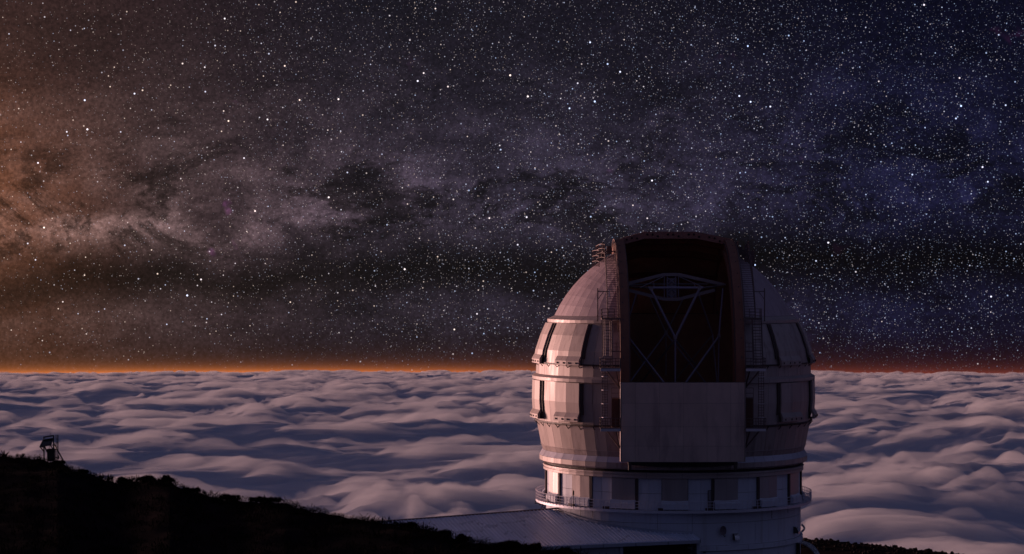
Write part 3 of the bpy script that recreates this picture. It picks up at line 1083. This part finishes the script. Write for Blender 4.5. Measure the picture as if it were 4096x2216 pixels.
MB().tube(at(2700, 1600, 287), at(2700, 1640, 287), 5.4, 24).build('mirror_cell', M['truss_dark'], tel)

# ------------------------------------------------------------------ tower
tw_core = lathe(cyl, [(15.0, -22.1), (15.05, -39.3)], 0, 360, 72).build('inner_wall', M['joint'], tower)
lathe(cyl, [(14.6, -21.9), (15.25, -21.98), (15.25, -22.28), (14.6, -22.3)], 0, 360, 72, True).build('bearing_gap', M['dark'], tower)


cornice('cornice', [(15.0, -22.26), (15.62, -22.36), (15.66, -22.50), (15.52, -22.56), (15.52, -22.66), (15.60, -22.70),
                    (15.60, -22.98), (15.2, -23.02)], 0, 360, cyl, tower, 15.0, M['ring'])
# drum storey
drum = lathe(cyl, [(15.02, -23.0), (15.02, -26.62)], 0, 360, 96).build('drum_wall', M['joint'], tower)
LEAFS = [(-3 + 22.5 * k) for k in range(-8, 8)]
for c in LEAFS:
    side = 0 if abs(c) < 5 else (1 if c > 0 else -1)
    # recessed pale panels between this leaf and the next
    a0, a1 = c + 5.7, c + 22.5 - 5.7
    mid = (a0 + a1) / 2
    for (x0, x1) in ((a0, mid), (mid, a1)):
        for (z0, z1) in ((-24.72, -23.02), (-26.60, -24.76)):
            strip_panel(cyl, [(15.18, x0 + .05, z0), (15.18, x0 + .05, z1)], [(15.18, x1 - .05, z0), (15.18, x1 - .05, z1)], .14
                        ).build('panel', M['drum_pale'], drum)
    lf = lathe(cyl, [(15.25, -23.02), (15.25, -26.0)], c - 5.45, c + 5.45, 4).build('sliding_leaf', M['joint'], tower)
    for (x0, x1) in ((c - 5.45, c), (c, c + 5.45)):
        strip_panel(cyl, [(15.42, x0 + .02, z) for z in (-23.04, -25.55)], [(15.42, x1 - .02, z) for z in (-23.04, -25.55)], .38
                    ).build('panel', M['drum_leaf'], lf)
    bp = [(15.43, -25.50), (15.80, -25.85), (15.80, -26.5), (15.3, -26.52)]
    strip_panel(cyl, [(R, c - 5.6, z) for R, z in bp], [(R, c + 5.6, z) for R, z in bp], .3).build('boot', M['drum_pale'], lf)
    if side:
        e = c - side * 6.15
        strip_panel(cyl, [(15.40, e - .45, -23.03), (15.40, e - .45, -26.6)], [(15.40, e + .45, -23.03), (15.40, e + .45, -26.6)], .3
                    ).build('guide_rail', M['groove'], lf)
# door in the drum
a_d, b_d = 16.1, 17.0
dd_ = MB()
t0_, t1_ = 11.5, 14.0
dr = strip_panel(cyl, [(15.24, t0_, -26.58), (15.24, t0_, -24.42)], [(15.24, t1_, -26.58), (15.24, t1_, -24.42)], .1).build('balcony_door', M['door'], tower)
mb = MB()
for t in (t0_ - .12, t1_ + .12): mb.beam(cyl(15.27, t, -26.58), cyl(15.27, t, -24.36), .07, .07)
mb.beam(cyl(15.27, t0_, -24.36), cyl(15.27, t1_, -24.36), .07, .07)
mb.build('frame', M['groove'], dr)
MB().box(cyl(15.33, t0_ + .5, -25.5), (.06, .1, .14)).build('handle', M['black'], dr)

# balcony
bal = lathe(cyl, [(15.0, -26.62), (16.45, -26.62), (16.45, -26.70), (15.1, -26.74)], 0, 360, 120, True).build('balcony', M['rail'], tower)
lathe(cyl, [(16.46, -26.56), (16.52, -26.56), (16.52, -26.86), (16.46, -26.86)], 0, 360, 120, True).build('edge_channel', M['rail'], bal)
for h_, r_ in ((-25.54, .038), (-25.90, .028), (-26.22, .028)):
    n_ = 144; mb = MB()
    for k in range(n_): mb.tube(cyl(16.52, 360 * k / n_, h_), cyl(16.52, 360 * (k + 1) / n_, h_), r_, 5)
    mb.build('rail', M['rail'], bal)
post_me = MB().tube((0, 0, 0), (0, 0, 1.1), .034, 5)
pm = bpy.data.meshes.new('post'); pm.from_pydata(post_me.v, [], post_me.f); pm.materials.append(M['rail'])
for k in range(146):
    o = bpy.data.objects.new('post', pm); link(o, bal)
    o.location = cyl(16.53, 360 * k / 146, -26.62)
for k in range(36):
    t = k * 10 + 4
    MB().beam(cyl(16.4, t, -26.78), cyl(15.12, t, -26.80), .1, .14).build('bracket', M['groove'], bal)
# equipment on the balcony floor
for t, w in ((-52, .9), (-33, .7), (11.5, .9), (33.5, 1.0), (-74, .8), (-9, .6)):
    MB().box(cyl(15.75, t, -26.47), (w, .35, .3), Matrix.Rotation(math.radians(t), 3, 'Z')).build('vent_box', M['groove'], bal)
# short ladder and outrigger at the left end of the balcony
mb = MB()
p = [at(2173, 2013, 285), at(2184, 2016, 285), at(2165, 2034, 284.6), at(2177, 2037, 284.6)]
mb.tube(p[0], p[2], .05, 5); mb.tube(p[1], p[3], .05, 5)
for k in range(4): mb.tube(p[0].lerp(p[2], k / 3), p[1].lerp(p[3], k / 3), .04, 5)
mb.build('short_ladder', M['black'], bal)
mb = MB()
for a, b in (((2141, 1999), (2141, 2013)), ((2139, 2013), (2157, 2013)), ((2157, 2008), (2157, 2019)), ((2157, 2019), (2176, 2018))):
    mb.beam(at(*a, 287), at(*b, 287), .09, .09)
mb.build('outrigger', M['black'], bal)

# lower tower wall
wall = lathe(cyl, [(15.1, -26.8), (15.1, -39.3)], 0, 360, 96).build('lower_wall', M['joint'], tower)
zs = [-39.2, -34.2, -31.32, -28.12, -26.82]
for k in range(24):
    for z0, z1 in zip(zs[:-1], zs[1:]):
        a, b = 15 * k + 4.5, 15 * (k + 1) + 4.5
        n_ = 4
        mb = MB()
        R0 = 15.26
        mbx = lathe(cyl, [(R0 - .12, z0 + .02), (R0, z0 + .02), (R0, z1 - .02), (R0 - .12, z1 - .02)], a + .08, b - .08, n_, True)
        mbx.build('panel', M['tower'], wall)
cornice('drip_band', [(15.2, -30.68), (15.52, -30.74), (15.52, -31.26), (15.2, -31.30)], 0, 360, cyl, tower, 15.0, M['tower'])

# things fixed to the tower wall
def wall_frame(t):
    return Matrix.Rotation(math.radians(t), 3, 'Z')


def theta_for(px, R=15.3):
    best = min(np.linspace(-88, 88, 1761), key=lambda t: abs((cyl(R, t, 0).x / cyl(R, t, 0).y) * F + 2048 - px))
    return float(best)


def z_for(px, py, R=15.3):
    t = theta_for(px, R); return -(py - 1108) / F * cyl(R, t, 0).y


t = theta_for(2886); z = z_for(2886, 2121)
dish = empty('satellite_dish', cyl(15.3, t, z - .55), 'dull round satellite dish fixed to the tower wall above the annex roof end', 'satellite dish')
mb = MB(); m_ = wall_frame(t); c0 = cyl(15.62, t, z)
rings = 5; nn = 24
for k in range(rings + 1):
    f = k / rings
    for j in range(nn):
        an = 2 * PI * j / nn
        mb.v.append(tuple(c0 + m_ @ Vector((.40 * f * math.cos(an), -.16 * f * f, .54 * f * math.sin(an)))))
for k in range(rings):
    for j in range(nn):
        i = k * nn + j; i2 = k * nn + (j + 1) % nn
        mb.f.append((i, i2, i2 + nn, i + nn))
mb.build('reflector', M['dish'], dish, True)
MB().tube(c0 + m_ @ Vector((0, -.12, -.50)), c0 + m_ @ Vector((0, -.55, -.62)), .035, 6).build('feed_arm', M['black'], dish)
MB().box(c0 + m_ @ Vector((0, -.55, -.6)), (.12, .14, .14)).build('feed_horn', M['black'], dish)
MB().tube(c0, cyl(15.25, t, z), .07, 8).build('mount', M['steel'], dish)


def hood(px, py, w, h, out, label, side=1):
    t = theta_for(px); z = z_for(px, py)
    e = empty('vent_hood', cyl(15.3, t, z), label, 'vent hood', 'vent hoods on the tower wall')
    m_ = wall_frame(t); c = cyl(15.28, t, z)
    mb = MB(); n = 8
    prof = [(0, h)] + [(out * math.sin(PI / 2 * k / n), h * math.cos(PI / 2 * k / n)) for k in range(1, n + 1)]
    for sx in (-w / 2, w / 2):
        mb.v += [tuple(c + m_ @ Vector((sx, -a, b - h / 2))) for a, b in prof]
    L = len(prof)
    for k in range(L - 1): mb.f.append((k, k + 1, L + k + 1, L + k))
    mb.build('cover', M['silver'], e, False)
    for sx in (-w / 2 - .01, w / 2 + .01):
        s_ = MB(); s_.v = [tuple(c + m_ @ Vector((sx, -a, b - h / 2))) for a, b in prof] + [tuple(c + m_ @ Vector((sx, 0, -h / 2)))]
        s_.f = [tuple(range(len(s_.v)))]
        s_.build('side_plate', M['joint'] if sx < 0 else M['silver'], e)
    MB().box(c + m_ @ Vector((0, -.03, 0)), (w * .9, .05, h * .9), m_).build('grille', M['dark'], e)


hood(2941, 2146, .62, .78, .60, 'small curved metal vent hood on the tower wall right of the satellite dish')
hood(3178, 2119, .62, .80, .62, 'small curved metal vent hood at the right edge of the tower wall')
# big arched canopy over the ground door, far right
t = theta_for(3190); e = empty('door_canopy', cyl(15.3, 71, -34), 'large curved metal canopy over the ground door at the foot of the tower', 'canopy')
m_ = wall_frame(71); c = cyl(15.28, 71, -33.6)
prof = [(2.55 * math.sin(PI / 2 * k / 12), 2.35 * math.cos(PI / 2 * k / 12)) for k in range(13)]
mb = MB(); L = 13
for sx in (-1.1, 1.1): mb.v += [tuple(c + m_ @ Vector((sx, -a, b))) for a, b in prof]
for sx in (-1.1, 1.1): mb.v += [tuple(c + m_ @ Vector((sx, -max(a - .08, 0), b - .08))) for a, b in prof]
for k in range(L - 1):
    mb.f += [(k, k + 1, L + k + 1, L + k), (2 * L + k, 3 * L + k, 3 * L + k + 1, 2 * L + k + 1),
             (k, 2 * L + k, 2 * L + k + 1, k + 1), (L + k, L + k + 1, 3 * L + k + 1, 3 * L + k)]
mb.build('cover', M['silver'], e)
mb = MB(); 
for x_ in (-1.0, -.35, .35): mb.beam(c + m_ @ Vector((x_, -.06, -5)), c + m_ @ Vector((x_, -.06, 2.1)), .08, .08)
mb.build('frame', M['steel'], e)
MB().box(c + m_ @ Vector((0, -.03, -1.2)), (1.9, .05, 6.4), m_).build('door_leaf', M['dark'], e)
e2 = MB().box(cyl(15.34, theta_for(2818), z_for(2818, 2206)), (.30, .1, .26)).build('air_grille', M['dark'], tower)
# round pipe elbow at the right silhouette
mb = MB(); prev = None
for k in range(9):
    an = PI * k / 8; p = cyl(15.35 + .35 * math.sin(an), 84, -29.6 - .9 * k / 8)
    if prev is not None: mb.tube(prev, p, .13, 8)
    prev = p
mb.build('pipe_elbow', M['silver'], tower, True)
# hanging cables under the balcony
for px, ln in ((2320, 1.0), (2368, .9), (3084, 1.1), (3149, .7)):
    t = theta_for(px, 15.4); mb = MB(); prev = cyl(15.42, t, -26.85)
    for k in range(1, 7):
        p = cyl(15.42, t + .25 * math.sin(k * .9) + k * .12, -26.85 - ln * k / 6); mb.tube(prev, p, .025, 4); prev = p
    mb.build('cable', M['black'], tower)

# lamp on a pole rising from the balcony
pb = at(2294, 2034, 277.9)
lamp = empty('pole_lamp', pb, 'slim dark pole with green lamp head on the left part of the balcony', 'lamp')
MB().tube(pb, pb + Vector((0, 0, 1.75)), .04, 6).build('pole', M['black'], lamp)
mb = MB(); mb.box(pb + Vector((0, 0, 1.78)), (.17, .17, .42)); mb.tube(pb + Vector((0, 0, 1.98)), pb + Vector((0, 0, 2.12)), .09, 8, .03)
mb.build('lamp_head', M['green'], lamp)

# ------------------------------------------------------------------ annex
ann = empty('annex_building', (0, 268, -39.3), 'low annex with ribbed metal mono pitch roof running left from the tower', 'building')
RA, RB, RC = -26.83, -0.0325, 0.1537


def roof_z(X, Y): return RA + RB * (X - C.x) + RC * (Y - 290)


Ed = Vector((0.963, 0.270, 0)).normalized()          # along the eave, to the right
Gd = Vector((-Ed.y, Ed.x, 0))                          # up the slope in plan, away from camera
E_end = Vector((C.x + 1.88, 272.0, 0))
P1 = Vector((C.x - 32.5, 276.04, 0)); P2 = Vector((C.x - 13.9, 283.97, 0))


def far_len(p):
    """plan distance from the eave point p up the slope to the far edge or the tower"""
    best = 1e9
    d = (P2 - P1); nrm_ = Vector((-d.y, d.x, 0))
    k = nrm_.dot(Gd)
    if abs(k) > 1e-6:
        s = nrm_.dot(P1 - p) / k
        if s > 0: best = s
    cc = Vector((C.x, C.y, 0)) - p
    b = cc.dot(Gd); q = b * b - (cc.length_squared - 15.62 ** 2)
    if q > 0:
        s = b - math.sqrt(q)
        if 0 < s < best: best = s
    return best


deck = MB()
n_sheet = 58; wsh = 0.92
for k in range(n_sheet):
    pr = E_end - Ed * (wsh * k); pl = E_end - Ed * (wsh * (k + 1) - .012)
    lr, ll = far_len(pr), far_len(pl)
    q = [pr, pl, pl + Gd * ll, pr + Gd * lr]
    up = Vector((0, 0, .0))
    rs = MB()
    T = [Vector((v_.x, v_.y, roof_z(v_.x, v_.y))) for v_ in q]
    rs.hexa([T[1] - Vector((0, 0, .05)), T[0] - Vector((0, 0, .05)), T[3] - Vector((0, 0, .05)), T[2] - Vector((0, 0, .05)), T[1], T[0], T[3], T[2]])
    for f in (0.02, 0.5):
        a = pr.lerp(pl, f); l_ = far_len(a + Ed * -.03)
        b = a + Gd * min(l_, far_len(a))
        A_ = Vector((a.x, a.y, roof_z(a.x, a.y) + .035)); B_ = Vector((b.x, b.y, roof_z(b.x, b.y) + .035))
        rs.beam(A_, B_, .10, .12)
    rs.build('roof_sheet', M['roof_new'] if k > 22 else M['roof'], ann)
# flashing along the tower and along the far edge
mb = MB(); prev = None
for k in range(25):
    p = E_end - Ed * (20.5 * k / 24); l_ = far_len(p); q = p + Gd * (l_ - .05)
    q = Vector((q.x, q.y, roof_z(q.x, q.y) + .16))
    if (q.xy - C.xy).length < 16:
        if prev is not None: mb.beam(prev, q, .16, .30)
        prev = q
mb.build('flashing', M['fascia'], ann)
a = P1 - (P2 - P1).normalized() * 22; b = P2
A_ = Vector((a.x, a.y, roof_z(a.x, a.y) + .06)); B_ = Vector((b.x, b.y, roof_z(b.x, b.y) + .06))
MB().beam(A_, B_, .2, .16).build('ridge_cap', M['steel'], ann)
# fascia and gutter
el0 = E_end - Ed * 53.4 - Gd * .04; el1 = E_end - Gd * .04
ze = lambda v_: Vector((v_.x, v_.y, roof_z(v_.x, v_.y)))
nf = 14
for k in range(nf):
    a = ze(el0.lerp(el1, k / nf)); b = ze(el0.lerp(el1, (k + 1) / nf - .0015))
    MB().beam(a - Vector((0, 0, .22)), b - Vector((0, 0, .22)), .06, .34).build('fascia', M['fascia'], ann)
# right end barge board
a = ze(E_end) + Ed * .05; q = E_end + Gd * (far_len(E_end) - .1); b = ze(q) + Ed * .05
MB().beam(a - Vector((0, 0, .12)), b - Vector((0, 0, .12)), .06, .5).build('barge_board', M['fascia'], ann)
# front wall of ribbed cladding, set back under the eave, open loading bay on the right
wb = E_end + Gd * .55
zt = -29.98
BAY = 9.2
nw = 50
for k in range(nw):
    a = wb - Ed * (BAY + .84 * k); b = a - Ed * .82
    mb = MB()
    A0_, B0_ = Vector((a.x, a.y, zt)), Vector((b.x, b.y, zt)); dn = Vector((0, 0, -9.3))
    th_ = Gd * .08
    mb.hexa([B0_ + dn, A0_ + dn, A0_ + dn + th_, B0_ + dn + th_, B0_, A0_, A0_ + th_, B0_ + th_])
    for f in (.2, .5, .8):
        c_ = a.lerp(b, f) - Gd * .02
        mb.beam(Vector((c_.x, c_.y, zt)), Vector((c_.x, c_.y, zt - 9.3)), .05, .05, Gd)
    mb.build('wall_sheet', M['fascia'], ann)
a = wb - Ed * .25 + Gd * 2.2; b = wb - Ed * BAY + Gd * 2.2
mb = MB(); A0_ = Vector((a.x, a.y, zt)); B0_ = Vector((b.x, b.y, zt)); dn = Vector((0, 0, -9.3))
mb.hexa([B0_ + dn, A0_ + dn, A0_ + dn + Gd * .1, B0_ + dn + Gd * .1, B0_, A0_, A0_ + Gd * .1, B0_ + Gd * .1])
mb.build('bay_rear_wall', M['groove'], ann)
for f in (.28, .47, .65, .83):
    c_ = a.lerp(b, f) - Gd * .1
    MB().beam(Vector((c_.x, c_.y, zt - 1.15)), Vector((c_.x, c_.y, zt - 9)), .1, .1, Gd).build('bay_door_post', M['steel'], ann)
MB().beam(A0_ - Vector((0, 0, 1.1)) - Gd * .15, B0_ - Vector((0, 0, 1.1)) - Gd * .15, .3, .2).build('bay_door_box', M['black'], ann)
for p_ in (wb - Ed * .1, wb - Ed * BAY):
    MB().beam(Vector((p_.x, p_.y, zt + .1)), Vector((p_.x, p_.y, -39.3)), .34, .34, Gd).build('corner_column', M['fascia'], ann)
c_ = wb + Gd * 1.5 - Ed * .12
mb = MB(); mb.hexa([ze(wb) * 1 - Vector((0, 0, 9)), ze(wb) - Vector((0, 0, 9)) + Ed * .08, ze(wb + Gd * 2.4) - Vector((0, 0, 9.3)) + Ed * .08, ze(wb + Gd * 2.4) - Vector((0, 0, 9.3)),
                    ze(wb) - Vector((0, 0, .12)), ze(wb) - Vector((0, 0, .12)) + Ed * .08, ze(wb + Gd * 2.4) - Vector((0, 0, .12)) + Ed * .08, ze(wb + Gd * 2.4) - Vector((0, 0, .12))])
mb.build('end_wall', M['fascia'], ann)
# far (rear) wall of the annex so it is closed from other sides
a = P1 - (P2 - P1).normalized() * 22; b = P2
mb = MB(); A_ = ze(a) - Vector((0, 0, .1)); B_ = ze(b) - Vector((0, 0, .1)); dn = Vector((0, 0, -12)); th_ = Vector((.05, -.1, 0))
mb.hexa([A_ + dn, B_ + dn, B_ + dn + th_, A_ + dn + th_, A_, B_, B_ + th_, A_ + th_]); mb.build('rear_wall', M['fascia'], ann)

# ------------------------------------------------------------------ solar stand, cabinet and mast on the left hill
SD = 188.0


def S(x, y, d=SD): return at(x / 6.44, 1700 + y / 6.44, d)


stand = empty('panel_stand', S(1130, 900), 'dark steel frame carrying a tilted solar panel on the left ridge', 'panel stand')
def bar(name, a, b, w=.085, d1=SD, d2=SD, root=stand):
    return MB().beam(S(*a, d1), S(*b, d2), w, w).build(name, M['black'], root)


bar('post', (1130, 300), (1135, 930)); bar('post', (1382, 270), (1385, 930), .085)
bar('cross_bar', (1118, 316), (1382, 272), .10)
bar('brace', (1030, 560), (1120, 670), .06, SD - .8, SD); bar('brace', (1150, 560), (1218, 700), .07, SD - .5, SD)
bar('brace', (1295, 525), (1385, 635), .06, SD - .8, SD); bar('arm', (1310, 515), (1385, 520), .06, SD - .8, SD)
bar('brace', (1385, 475), (1670, 990), .075, SD, SD - 1.2)
bar('stay', (1275, 535), (1262, 650), .025, SD - .6, SD - .3)
bar('arm', (1035, 560), (1130, 575), .05, SD - .8, SD)
mb = MB()
q = [S(1118, 383, SD), S(1375, 340, SD), S(1308, 512, SD - .85), S(1028, 560, SD - .85)]
nn_ = (q[1] - q[0]).cross(q[3] - q[0]).normalized() * .05
mb.hexa([q[3], q[2], q[1], q[0], q[3] + nn_, q[2] + nn_, q[1] + nn_, q[0] + nn_])
mb.build('solar_panel', M['glass'], stand)
mb = MB()
for a_, b_ in ((0, 1), (1, 2), (2, 3), (3, 0)): mb.beam(q[a_], q[b_], .06, .07)
mb.build('panel_frame', M['black'], stand)
bar('aerial', (1306, 200), (1306, 300), .02)
cab = empty('equipment_cabinet', S(1310, 900), 'dark square equipment cabinet under the tilted solar panel', 'cabinet')
cb = MB().box((S(1215, 775) + S(1400, 775)) / 2 + Vector((0, .2, 0)), (.56, .45, .95)).build('body', M['black'], cab)
MB().box((S(1215, 655) + S(1400, 648)) / 2 + Vector((0, .2, .03)), (.64, .55, .06)).build('lid', M['black'], cab)
MB().box((S(1225, 790) + S(1392, 790)) / 2 + Vector((0, -.04, 0)), (.47, .03, .62)).build('door', M['black'], cab)
mast = empty('lattice_mast', S(1470, 920), 'thin dark lattice mast standing right of the solar panel stand', 'mast')
for x in (1440, 1472, 1497): MB().tube(S(x, 255, SD + .3 * (x == 1472)), S(x, 930, SD + .3 * (x == 1472)), .026, 5).build('leg', M['black'], mast)
for k in range(13):
    y = 290 + 50 * k
    MB().tube(S(1440, y), S(1497, y + (25 if k % 2 else -25)), .014, 4).build('strut', M['black'], mast)
MB().box((S(1505, 830)), (.09, .2, .28)).build('junction_box', M['black'], mast)
MB().box((S(1448, 830)), (.15, .15, .08)).build('clamp', M['black'], mast)

# ------------------------------------------------------------------ vegetation
def leaves(base, n, size, spread, up=0.55, width=0.10, rng=RNG):
    """spiky leaf tufts: base (k,3) points, n leaves each; returns verts, tri faces (kinked blades)"""
    k = len(base)
    az = rng.random((k, n)) * 2 * PI
    tilt = np.clip(rng.normal(up, 0.35, (k, n)), -0.1, 1.45)
    L = size * (0.55 + 0.9 * rng.random((k, n)))
    d = np.stack([np.cos(az) * np.cos(tilt), np.sin(az) * np.cos(tilt), np.sin(tilt)], -1)
    side = np.stack([-np.sin(az), np.cos(az), np.zeros_like(az)], -1)
    b = base[:, None, :] + rng.normal(0, 1, (k, n, 3)) * np.array([spread, spread, spread * .6])
    w = (width * L)[..., None]
    p0 = b - side * w * .5; p1 = b + side * w * .5
    m_ = b + d * (L * .55)[..., None]
    p2 = m_ + side * w * .6; p3 = m_ - side * w * .6
    tip = b + d * L[..., None] - np.array([0, 0, 1.0]) * (0.16 * L * np.cos(tilt))[..., None]
    V = np.stack([p0, p1, p2, p3, tip], 2).reshape(-1, 3)
    i = np.arange(k * n) * 5
    Fc = np.concatenate([np.stack([i, i + 1, i + 2], -1), np.stack([i, i + 2, i + 3], -1), np.stack([i + 3, i + 2, i + 4], -1)])
    return V, Fc


def ground_pts(n, ulo, uhi, dlo, dhi, rng=RNG):
    uu = rng.uniform(ulo, uhi, n); dr = ridge_dist(uu)
    dd = dr + rng.uniform(dlo, dhi, n)
    z = terrain(uu, dd)
    return np.stack([uu * dd, dd, z], -1)


U0, U1 = -0.235, 0.04
b1 = ground_pts(5200, U0, U1, -45, 2.5)
b2 = ground_pts(2600, U0, U1, -3.5, 1.2)
mask = fbm(b1[:, 0] / 2.2, b1[:, 1] / 3.0, 2) > -0.15
b1 = b1[mask]
lump = np.clip(fbm(b2[:, 0] / 1.6 + 50, b2[:, 1] / 4.0, 2) + .45, 0, 1.2)
b2[:, 2] += lump * 0.30 - 0.05
V1, F1 = leaves(b1, 16, 0.34, 0.24)
V2, F2 = leaves(b2, 12, 0.15, 0.13, 0.6, 0.16)
VV = np.concatenate([V1, V2]); FF = np.concatenate([F1, F2 + len(V1)])
sc_ = np_mesh('scrub', VV, FF, M['scrub'], smooth=False)
tag(sc_, 'dense dark heath scrub covering the left mountain slope', kind='stuff')


def shrub(px, py, w, h, kind, label, n=260, back=.5):
    uu = (px - 2048) / F; dr = float(ridge_dist(uu)) - back
    base = at(px, py, dr)
    gz = float(terrain(uu, dr))
    e = empty('shrub', (base.x, dr, gz), label, 'shrub', 'shrubs standing out on the left ridge')
    wm, hm = w / F * dr, h / F * dr
    rng = np.random.default_rng(int(px))
    if kind == 'agave':
        bb = np.tile(np.array([[base.x, dr, min(base.z, gz + .25)]]), (3, 1)) + rng.normal(0, 1, (3, 3)) * [wm * .2, .1, .02]
        V, Fc = leaves(bb, 16, hm * 1.0, .03, .75, .11, rng)
    else:
        q = rng.normal(0, 1, (n, 3)); q /= np.linalg.norm(q, axis=1)[:, None]
        q *= (rng.random((n, 1)) ** .4); q[:, 2] = np.abs(q[:, 2])
        lob = 1 + .25 * np.sin(q[:, :1] * 5 + px)
        bb = np.array([base.x, dr, base.z - .12]) + q * lob * [wm * .5, wm * .4, hm * .85]
        V, Fc = leaves(bb, 7, .15, .05, .7, .2, rng)
    np_mesh('foliage', V, Fc, M['scrub'], e, False)
    mb = MB()
    top = Vector((base.x, dr, base.z + hm * .3))
    for k in range(4):
        mb.tube((base.x, dr, gz - .3), top + Vector((random.uniform(-.3, .3) * wm, 0, random.uniform(-.3, .3) * hm)), .03, 5, .012)
    mb.build('stem', M['rock'], e)


shrub(14, 1832, 60, 34, 'agave', 'spiky rosette plant at the far left edge of the ridge')
shrub(84, 1824, 52, 15, 'agave', 'low spiky tuft on the crest left of the solar panel stand')
shrub(156, 1840, 22, 17, 'agave', 'small upright spiky tuft just left of the panel stand post')
shrub(237, 1848, 40, 10, 'bush', 'low bush at the foot of the lattice mast', 160)
shrub(330, 1886, 50, 13, 'bush', 'low rounded bush halfway down the slope right of the mast', 200)
shrub(405, 1916, 34, 22, 'agave', 'spiky rosette with fanned leaves, left one of the pair in the ridge dip')
shrub(436, 1922, 38, 24, 'agave', 'spiky rosette with fanned leaves, right one of the pair in the ridge dip')
shrub(493, 1924, 62, 20, 'bush', 'ragged leafy bush between the rosettes and the big mound')
shrub(585, 1916, 90, 17, 'bush', 'broad low bush on the left part of the ridge mound', 380)
shrub(668, 1920, 62, 22, 'bush', 'dense round bush on the right end of the ridge mound', 380)
shrub(765, 1962, 70, 16, 'bush', 'scrubby bush below the ridge mound', 240)
shrub(915, 1992, 84, 22, 'bush', 'rounded dark bush in the middle of the descending ridge', 380)
shrub(1060, 2000, 130, 18, 'bush', 'wide flat bush on the descending ridge right of the rounded one', 420)
shrub(1640, 2100, 70, 16, 'bush', 'leafy bush at the left end of the annex roof', 260)
shrub(1765, 2136, 90, 22, 'bush', 'leafy bush against the annex roof, second from its left end', 360)
shrub(1850, 2156, 70, 24, 'bush', 'tall leafy clump in front of the middle of the annex roof', 360)
shrub(2030, 2180, 150, 20, 'bush', 'broad leafy bush below the annex roof', 480)
shrub(2130, 2188, 90, 18, 'bush', 'leafy bush beside the eave of the annex', 340)
shrub(2250, 2206, 110, 18, 'bush', 'low leafy bush in front of the annex wall', 340)

# rocks on the right crest
rk = MB()
for k in range(420):
    px = random.uniform(3190, 3900); uu = (px - 2048) / F
    ed = float(np.interp(uu, [0.10, 0.120, 0.187], [355, 364, 342])) - random.uniform(0, 14)
    x_ = uu * ed; s_ = random.uniform(.12, .42) * (1.6 if random.random() < .04 else 1)
    z_ = float(terrain(uu, ed))
    pts = [Vector((random.uniform(-1, 1), random.uniform(-1, 1), 0)).normalized() * s_ for _ in range(1)]
    vs = [Vector((x_ + s_ * math.cos(a) * random.uniform(.7, 1), ed + s_ * math.sin(a), z_ - .1)) for a in (0, 1.26, 2.5, 3.77, 5.0)]
    vs += [Vector((x_ + s_ * .6 * math.cos(a) * random.uniform(.7, 1), ed + s_ * .6 * math.sin(a), z_ + s_ * random.uniform(.3, .75))) for a in (0, 1.26, 2.5, 3.77, 5.0)]
    rk.add(vs, [(0, 1, 6, 5), (1, 2, 7, 6), (2, 3, 8, 7), (3, 4, 9, 8), (4, 0, 5, 9), (5, 6, 7, 8, 9)])
tag(rk.build('rubble', M['rock']), 'dark lava rubble along the crest right of the tower', kind='stuff')
